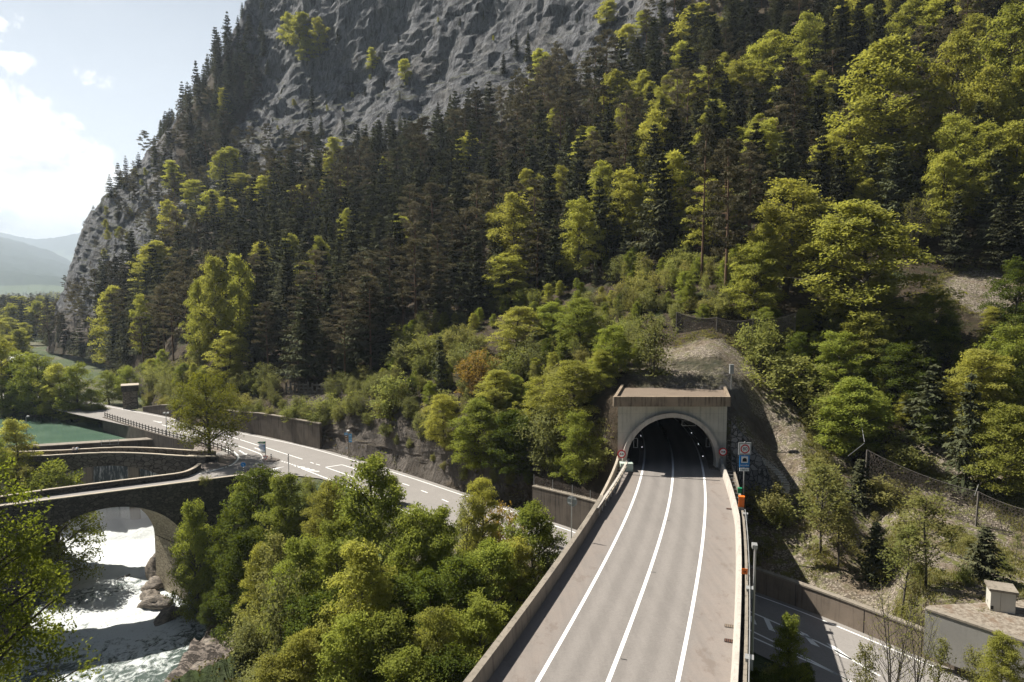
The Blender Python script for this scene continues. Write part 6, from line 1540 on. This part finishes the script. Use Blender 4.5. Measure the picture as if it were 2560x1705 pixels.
# bushes along the road edge, on the wall and below the streaked wall
GW = 'bushes above the long dark wall'
wl = lambda k: 'pale feathery bush growing along the top of the long retaining wall' if k in ('willow', 'sapling') else 'round green bush growing along the top of the long retaining wall'
fill([(330,925),(420,880),(540,880),(650,930),(760,955),(830,930),(810,970),(700,975),(590,952),(470,945),(340,955)], 46, ['willow', 'bush', 'willow', 'sapling', 'bush'], (3.0, 5.5), 2.8, wl, GW)
fill([(240,880),(330,860),(460,850),(600,870),(680,910),(560,900),(420,900),(300,930)], 24, ['bush', 'maple_near', 'beech_near', 'willow'], (4.5, 8), 3.6, lambda k: 'leafy young tree at the forest foot above the far road', 'young trees at the forest foot')
fill([(740,900),(850,870),(930,900),(900,960),(850,990),(800,960)], 26, ['willow', 'bush', 'willow'], (2.5, 4.8), 2.5, wl, GW)
fill([(845,880),(930,890),(1000,1000),(1100,1090),(1240,1110),(1200,1120),(1060,1110),(960,1060),(880,1000)], 26, ['bush', 'willow', 'bush', 'dark_near'], (1.4, 3.4), 2.6, 'low bush clinging to the brown rock face above the road', 'bushes on the rock face')
wtop = offset_line(cr(road_px([(792,1124.5),(664,1094),(560,1074),(431,1046)]), 5), -1.6)
for k in range(0, len(wtop) - 3):
    q = wtop[k] + np.array([random.uniform(-.6, .6), random.uniform(0, .8), 0]); hh = float(np.interp(k, [0, 8, 15], [4.6, 3.8, 2.6]))
    plant(['willow', 'bush'][k % 2], (q[0], q[1], ZR + hh - .3), random.uniform(1.8, 3.4), wl(['willow', 'bush'][k % 2]), GW, 1.25)
# bush belt above the portal and behind the net
GU = 'bushes in the belt above the portal'
ul = dict(bush='dense yellow-green bush in the belt above the tunnel scree', willow='pale upright bush in the belt above the tunnel scree', maple_near='fresh green small tree in the belt above the tunnel scree', beech_near='bright small beech in the belt above the tunnel scree', sapling='thin young tree in the belt above the tunnel scree')
fill([(1420,640),(1700,620),(1720,700),(1640,720),(1440,720)], 40, ['bush', 'bush', 'willow', 'maple_near', 'sapling'], (3.5, 6.0), 2.8, lambda k: ul[k], GU)
# bushes right of the scree
GR = 'bushes right of the tunnel scree'
rl = dict(bush='leafy olive bush on the dry slope right of the tunnel scree', willow='grey bush on the dry slope right of the tunnel scree', maple_near='fresh green small tree right of the tunnel scree', beech_near='bright layered small beech right of the tunnel scree', dark_near='dark small tree in the shade right of the tunnel scree', young_spruce='young dark spruce right of the tunnel scree', sapling='thin young tree on the dry slope right of the tunnel')
for kd, u, a, b, w in (('bush',1745,720,850,48),('bush',1800,790,910,70),('maple_near',1960,880,1050,70),('beech_near',1955,890,1040,50),('beech_near',1990,730,870,60),('maple_near',1930,770,900,60),('bush',1880,880,980,46),('dark_near',2060,800,940,60),('young_spruce',2140,860,1010,52),('young_spruce',2120,800,930,30),('beech_near',2250,830,1010,70),('maple_near',2320,780,960,60),('beech_near',2300,960,1140,70),('young_spruce',2220,900,1130,40),('dark_near',2330,620,780,50),('bush',2080,1000,1090,50),('maple_near',2140,690,800,60),('beech_near',2010,640,800,44)):
    by_px(kd, u, a, b, rl[kd], GR, hw=w)
fill([(1720,770),(1850,760),(2050,830),(2354,760),(2354,1130),(2200,1120),(2130,1020),(1930,1060),(1830,920)], 46, ['bush', 'bush', 'maple_near', 'dark_near', 'beech_near', 'dark_near'], (3, 6.5), 3.2, lambda k: rl[k], GR, sc_free=True)
# young trees on the open slope
for kd, u, a, b, w, lab in (('sapling',1885,1075,1280,60,'young pale tree on the open slope, nearest the steps'), ('sapling',1925,1165,1310,60,'young larch-like tree with dark stem on the open slope'), ('young_spruce',2010,1215,1330,34,'small dark spruce in the middle of the open grassy slope'), ('sapling',2125,1150,1350,60,'tall thin grey-green young tree on the open slope left of the hut'), ('sapling',1880,1050,1170,44,'slim young tree just right of the steps'), ('bush',1760,1110,1190,50,'leafy bush at the foot of the block wall beside the sign post'), ('bush',1790,1150,1210,34,'low bush in front of the steps'), ('young_spruce',1975,1065,1160,30,'small dark spruce near the net post'), ('bush',2030,1090,1160,40,'spreading dry bush behind the net cable'), ('young_spruce',2260,1230,1330,46,'dark bushy spruce right of the tall thin young tree'), ('sapling',2080,1230,1400,44,'thin budding tree above the brown road wall')):
    by_px(kd, u, a, b, lab, hw=w)
fill([(1760,1180),(1900,1200),(2354,1260),(2354,1330),(2250,1330),(2120,1380),(1960,1330),(1800,1280)], 16, ['bush', 'sapling', 'willow'], (1.2, 3.0), 3.5, 'low scrubby bush on the open grassy slope', 'scrub on the open slope')
# trees in front of the lower road on the right
for kd, u, a, y, w, lab in (('maple_near',1842,1408,49,70,'leafy fresh green small tree close beside the viaduct, in front of the road'), ('bare',2085,1340,47,90,'thin budding tree with many bare branches in front of the lower road'), ('bare',2150,1380,49,70,'second bare-branched budding tree before the lower road'), ('sapling',2200,1450,46,60,'yellow-green young tree in front of the pale upper wall'), ('sapling',2285,1480,45,70,'loose yellow-green young tree at the bottom right'), ('beech_near',2350,1450,48,60,'bright green tree at the right frame edge below the hut'), ('sapling',2020,1470,45,60,'thin young tree with few leaves at the bottom of the lower road'), ('dark_near',1770,1540,44,50,'dark shaded bushy tree directly under the viaduct edge')):
    x = (u * S - 1280) / F * y; g = ground_at(x, y)[0]; zt = W(u * S, a * S, y)[2]; plant(kd, (x, y, g), zt - g, lab, None, .8 if kd != 'maple_near' else .62)
fill([(1720,1500),(1760,1560),(1900,1600),(1900,1900),(1720,1900)], 9, ['dark_near', 'bush'], (1.5, 3), 2.2, 'dark low bush in the shade under the viaduct edge', 'bushes under the viaduct edge')

fill([(165,640),(215,500),(300,400),(345,380),(330,520),(260,690),(190,760)], 46, ['far_spruce', 'far_beech', 'far_pine'], (2.5, 6.5), 6.0, lambda k: 'stunted little tree rooted in the bare rock of the left mountain nose', 'stunted trees on the rocky nose')
fill([(600,250),(800,60),(1500,20),(1450,90),(1000,210),(780,260),(640,330)], 30, ['far_spruce', 'far_beech', 'far_pine', 'far_spruce'], (2.0, 5.0), 7.0, lambda k: 'tiny tree rooted on a ledge of the high grey cliff', 'tiny trees on the high cliff')
fill([(700,1120),(790,1140),(840,1185),(780,1190),(700,1165)], 12, ['bush', 'willow', 'bush'], (1.6, 3.2), 2.2, lambda k: 'low roadside bush at the upper edge of the wood below the junction', 'bushes at the road verge')
fill([(1380,700),(1440,680),(1640,712),(1690,735),(1560,752),(1470,800),(1400,780)], 30, ['bush', 'willow', 'bush', 'maple_near'], (1.8, 4.2), 2.4, lambda k: 'low fresh bush on the slope between the dark net and the portal bushes', 'bushes by the dark net')
vill = []
for k in range(16):
    y = random.uniform(1050, 1500); u = random.uniform(-40, 175); x = (u - 1280) / F * y
    if any(math.hypot(x - a, y - b) < 26 for a, b in vill): continue
    vill.append((x, y)); hs = empty('house', (x, y, CZ - 33.5), random.uniform(0, 3)); tag(hs, 'tiny pale village house on the hazy valley floor', 'house', 'village houses in the far valley')
    m = MB(); m.box((0, 0, 3), (11, 8, 6)); m.build('wall', M_WHITE, hs)
    m = MB(); m.add([(-6,-4.8,5.8),(6,-4.8,5.8),(6,4.8,5.8),(-6,4.8,5.8),(-6,0,9),(6,0,9)], [(0,1,5,4),(2,3,4,5),(0,4,3),(1,2,5),(0,3,2,1)]); m.build('roof', M_BROWN if k % 3 else M_GRATE, hs)
# ---- conifer forest on the mountain
CZONE = [(95,846),(125,600),(240,400),(560,-140),(2600,-300),(2600,640),(2200,640),(2130,560),(1900,560),(1830,640),(1700,600),(1560,600),(1420,600),(1300,660),(1120,715),(1000,745),(905,790),(860,870),(760,900),(660,880),(560,850),(440,842),(300,850),(200,858)]
tri = np.array(Q); A3 = V[tri]; cenQ = A3.mean(1); ar = np.linalg.norm(np.cross(A3[:, 2] - A3[:, 0], A3[:, 3] - A3[:, 1])[:, :2], axis=1) * .5 + .25 * np.linalg.norm(np.cross(A3[:, 2] - A3[:, 0], A3[:, 3] - A3[:, 1]), axis=1)
rkQ = RK.ravel()[tri].mean(1); fn = np.cross(A3[:, 2] - A3[:, 0], A3[:, 3] - A3[:, 1]); fn = unit(fn); fn *= np.sign(fn[:, 2:3] + 1e-9); 
rg = np.random.default_rng(5); ordq = rg.choice(len(tri), size=42000, p=ar / ar.sum())
cell = {}; CON = []
blk = [(a, b, c) for a, b, c, k in PLACED if k in ('beech', 'far_beech', 'beech_near', 'pine')]
bx = np.array([b[0] for b in blk]); by = np.array([b[1] for b in blk]); br = np.array([b[2] for b in blk])
for qi in ordq:
    r4 = rg.dirichlet((1, 1, 1, 1)); p = (A3[qi] * r4[:, None]).sum(0); pr = proj(p)
    if pr is None: continue
    u, v = pr[0] / S, pr[1] / S
    if not (-60 < u < 2440 and -150 < v < 900) or not in_poly(u, v, CZONE): continue
    rk = rkQ[qi] + .5 * noise.fractal(Vector(p / 26.0), 1.0, 2.0, 3)
    pr_ok = 1.0 if rk < .30 else max(0.0, (.78 - rk) / .48)
    if fn[qi, 2] < .17: pr_ok *= .15
    if rg.uniform() > pr_ok: continue
    if u > 1750 and v > 470 and rg.uniform() < .45: continue
    d = pr[2]; gap = 3.6 + d / 210.0 + 1.2 * noise.noise(Vector(p / 30.0))
    key = (int(p[0] // 8), int(p[1] // 8))
    if any((p[0] - a[0]) ** 2 + (p[1] - a[1]) ** 2 < gap * gap for i in (-1, 0, 1) for j in (-1, 0, 1) for a in cell.get((key[0] + i, key[1] + j), [])): continue
    if np.any(np.hypot(bx - p[0], by - p[1]) < br * .62): continue
    cell.setdefault(key, []).append(p)
    h = (rg.uniform(12, 24) if rg.uniform() < .8 else rg.uniform(7, 12)) * (1.0 if d > 170 else .95)
    if rk > .3: h *= rg.uniform(.45, .8)
    if v < -10 and (v * S + h * F / d) < 0: continue
    kind = 'pine' if noise.noise(Vector(p / 45.0)) + rg.normal(0, .25) > .10 else 'spruce'
    bl_p = .16 if u > 1350 and d < 260 else .04
    if rg.uniform() < bl_p and rk < .35: kind = 'beech'
    CON.append((h * F / d, p, h, d, kind, u, v, rk))
CON.sort(key=lambda c: -c[0])
def zone(u, v, rk, d):
    if u < 620 and v < 420: return 'on the steep left ridge against the sky', 'conifers on the left ridge'
    if u < 820: return 'in the dense forest on the left mountainside', 'conifers on the left mountainside'
    if u < 1350: return 'in the dense brown forest below the grey cliff', 'conifers below the cliff'
    return 'on the right slope among bright beeches', 'conifers on the right slope'
cnt = {'pine': 0, 'spruce': 0, 'beech': 0}; REST = []
for c in CON:
    px, p, h, d, kind, u, v, rk = c
    if cnt[kind] >= ({'pine': 262, 'spruce': 228, 'beech': 80}[kind]): REST.append(c); continue
    cnt[kind] += 1; zl, zg = zone(u, v, rk, d)
    far = d > 215
    kk = kind if not far else 'far_' + kind
    if kind == 'beech': plant(kk, p - np.array([0, 0, .3]), h * .9, 'smaller green beech half hidden between the conifers', 'small beeches between conifers', rg.uniform(.75, 1.1))
    else: plant(kk, p - np.array([0, 0, .3]), h, ('brown-green pine ' if kind == 'pine' else 'dark pointed spruce ') + zl, zg.replace('conifers', 'pines' if kind == 'pine' else 'spruces'), rg.uniform(.85, 1.35))
# the farther, smaller remainder reads as one mass
def mass(name, items, label, keyf):
    VV_, QQ_, TT_, MM_, TR_ = [], [], [], [], []; off = 0; cache = {}
    mats = []
    for it in items:
        px, p, h, d, kind = it[:5]; L = PROTO['far_' + kind]; H, R, _, me_ = L[rg.integers(len(L))]
        if me_.name not in cache:
            v_ = np.empty(len(me_.vertices) * 3, np.float32); me_.vertices.foreach_get('co', v_); nq = [q for q in me_.polygons if len(q.vertices) == 4 and q.material_index == 0]
            q_ = np.array([tuple(q.vertices) for q in nq]); t_ = np.empty(len(me_.polygons), np.float32); me_.attributes['tone'].data.foreach_get('value', t_)
            v_ = v_.reshape(-1, 3)[:q_.max() + 1]; cache[me_.name] = (v_, q_, t_[:len(q_)])
        v_, q_, t_ = cache[me_.name]; a = rg.uniform(0, 6.28); k = h / H; w = k * rg.uniform(.85, 1.25)
        R_ = np.array([[math.cos(a) * w, -math.sin(a) * w, 0], [math.sin(a) * w, math.cos(a) * w, 0], [0, 0, k]])
        VV_.append(v_ @ R_.T + p); QQ_.append(q_ + off); off += len(v_); TT_.append(t_); TR_.append(np.full(len(q_), rg.uniform()))
        mats.append(np.full(len(q_), {'pine': 0, 'spruce': 1, 'beech': 2}[kind], np.int32))
    me_ = np_mesh(name, np.concatenate(VV_), np.concatenate(QQ_), [('tone', np.concatenate(TT_), 'FACE'), ('tree', np.concatenate(TR_), 'FACE')])
    for mt in (ML_PINE, ML_SPRUCE, ML_BEECH): me_.materials.append(mt)
    me_.polygons.foreach_set('material_index', np.concatenate(mats)); o = link(name, me_); tag(o, label, 'forest', kind='stuff')
if REST: mass('forest', REST, 'small far conifers closing the gaps of the mountain forest', None)
# the wood in the valley beyond
V2 = []
for _ in range(900):
    y = random.uniform(430, 900); u = random.uniform(-260, 190) * S; x = (u - 1280) / F * y
    if (x + 238) ** 2 + (y - 360) ** 2 < 70 ** 2: continue
    k = random.random(); V2.append((0, np.array([x, y, CZ - 33.2]), random.uniform(14, 27), y, 'beech' if k < .16 else ('spruce' if k < .75 else 'pine'), 0, 0, 0))
for _ in range(520):
    y = random.uniform(950, 3000); u = random.uniform(-120, 200) * S; x = (u - 1280) / F * y
    if noise.noise(Vector((x / 160, y / 160, 3))) < .05: continue
    V2.append((0, np.array([x, y, CZ - 33.7]), random.uniform(12, 24), y, random.choice(['beech', 'spruce', 'pine']), 0, 0, 0))
mass('woods', V2, 'hazy blue wood of conifers and pale trees on the valley floor', None)
# low undergrowth: leaf litter sprigs and herbs no one could count
def undergrowth():
    lv = Leaves(); r2 = np.random.default_rng(3); n = 0; cs = []
    idxs = r2.choice(len(tri), size=36000, p=ar / ar.sum())
    for qi in idxs:
        p = (A3[qi] * r2.dirichlet((1, 1, 1, 1))[:, None]).sum(0); pr = proj(p)
        if pr is None or pr[2] > 190 or not (-60 < pr[0] < 2620 and 0 < pr[1] < 1760): continue
        if rkQ[qi] > .75 or scree[tri[qi]].mean() > .25: continue
        if 83.5 < p[1] < 97 and 12 < p[0] < 28: continue
        cs.append(p)
    for qi in range(9000):
        x = r2.uniform(-60, 40); y = r2.uniform(36, 125)
        if y < 84 and abs(x - road_cx(max(y, 12))) < 9: pass
        g, nz = ground_at(x, y)
        if g > ZR - .3 or g < CZ - 44.6: continue
        cs.append(np.array([x, y, g]))
    cs = np.array(cs); m = 10
    P = np.repeat(cs, m, 0) + r2.normal(0, .38, (len(cs) * m, 3)) * np.array([1, 1, .2]); P[:, 2] += r2.uniform(.0, .45, len(P))
    lv.add(P, r2.normal(0, .7, (len(P), 3)) + np.array([0, 0, .6]), .36, .20, r2, tone=np.repeat(r2.uniform(0, 1, len(cs)), m))
    V_, Q_, T_ = lv.arrays(); o = link('undergrowth', np_mesh('undergrowth', V_, Q_, [('tone', T_, 'FACE'), ('tree', np.repeat(r2.uniform(0, 1, len(cs)), m), 'FACE')]), leafmat('undergrowth_leaves', (.05, .065, .018), (.13, .14, .045), (.13, .105, .055), .3)); tag(o, 'low herbs and scrub covering the slopes', 'undergrowth', kind='stuff')
def grass():
    lv = Leaves(); r2 = np.random.default_rng(8); sc = scree[tri].max(1) * ar; sel = r2.choice(len(tri), size=40000, p=sc / sc.sum()); cs = []
    for qi in sel:
        p = (A3[qi] * r2.dirichlet((1, 1, 1, 1))[:, None]).sum(0)
        if 83.5 < p[1] < 97 and 12.5 < p[0] - .25 * (p[1] - 84) < 27.5: continue
        if noise.fractal(Vector(p / 5.0), 1.0, 2.0, 3) + r2.normal(0, .10) < -.02 or stone[tri[qi]].mean() > .3: continue
        cs.append(p)
    cs = np.array(cs); m = 9; P = np.repeat(cs, m, 0) + r2.normal(0, .22, (len(cs) * m, 3)) * np.array([1, 1, .1]); P[:, 2] += .10
    ax = r2.normal(0, .5, (len(P), 3)) + np.array([0, 0, 1.0]); lv.add(P, r2.normal(0, 1, (len(P), 3)), .42, .07, r2, ax=ax, tone=np.repeat(r2.uniform(0, 1, len(cs)), m))
    V_, Q_, T_ = lv.arrays(); o = link('grass', np_mesh('grass', V_, Q_, [('tone', T_, 'FACE'), ('tree', np.repeat(r2.uniform(0, 1, len(cs)), m), 'FACE')]), leafmat('grass_blades', (.14, .155, .045), (.27, .27, .105), (.25, .22, .12), .35)); tag(o, 'dry grass tufts on the open slopes', 'grass', kind='stuff')
undergrowth(); grass()

# ---------------------------------------------------------------- the air of the valley
def haze():
    t = NT('haze'); v = t.n('ShaderNodeVolumePrincipled'); v.inputs['Color'].default_value = (.74, .86, 1.0, 1); v.inputs['Density'].default_value = .00011; v.inputs['Anisotropy'].default_value = .25
    t.l(v.outputs[0], t.out.inputs['Volume']); return t.m
x0, x1, y0, y1, z0, z1 = -14495, 5995, -290, 15900, CZ - 53.5, 1010
m = MB(); m.box(((x0 + x1) / 2, (y0 + y1) / 2, (z0 + z1) / 2), (x1 - x0 + 40, y1 - y0 + 240, z1 - z0)); o = m.build('haze', haze()); tag(o, kind='stuff')
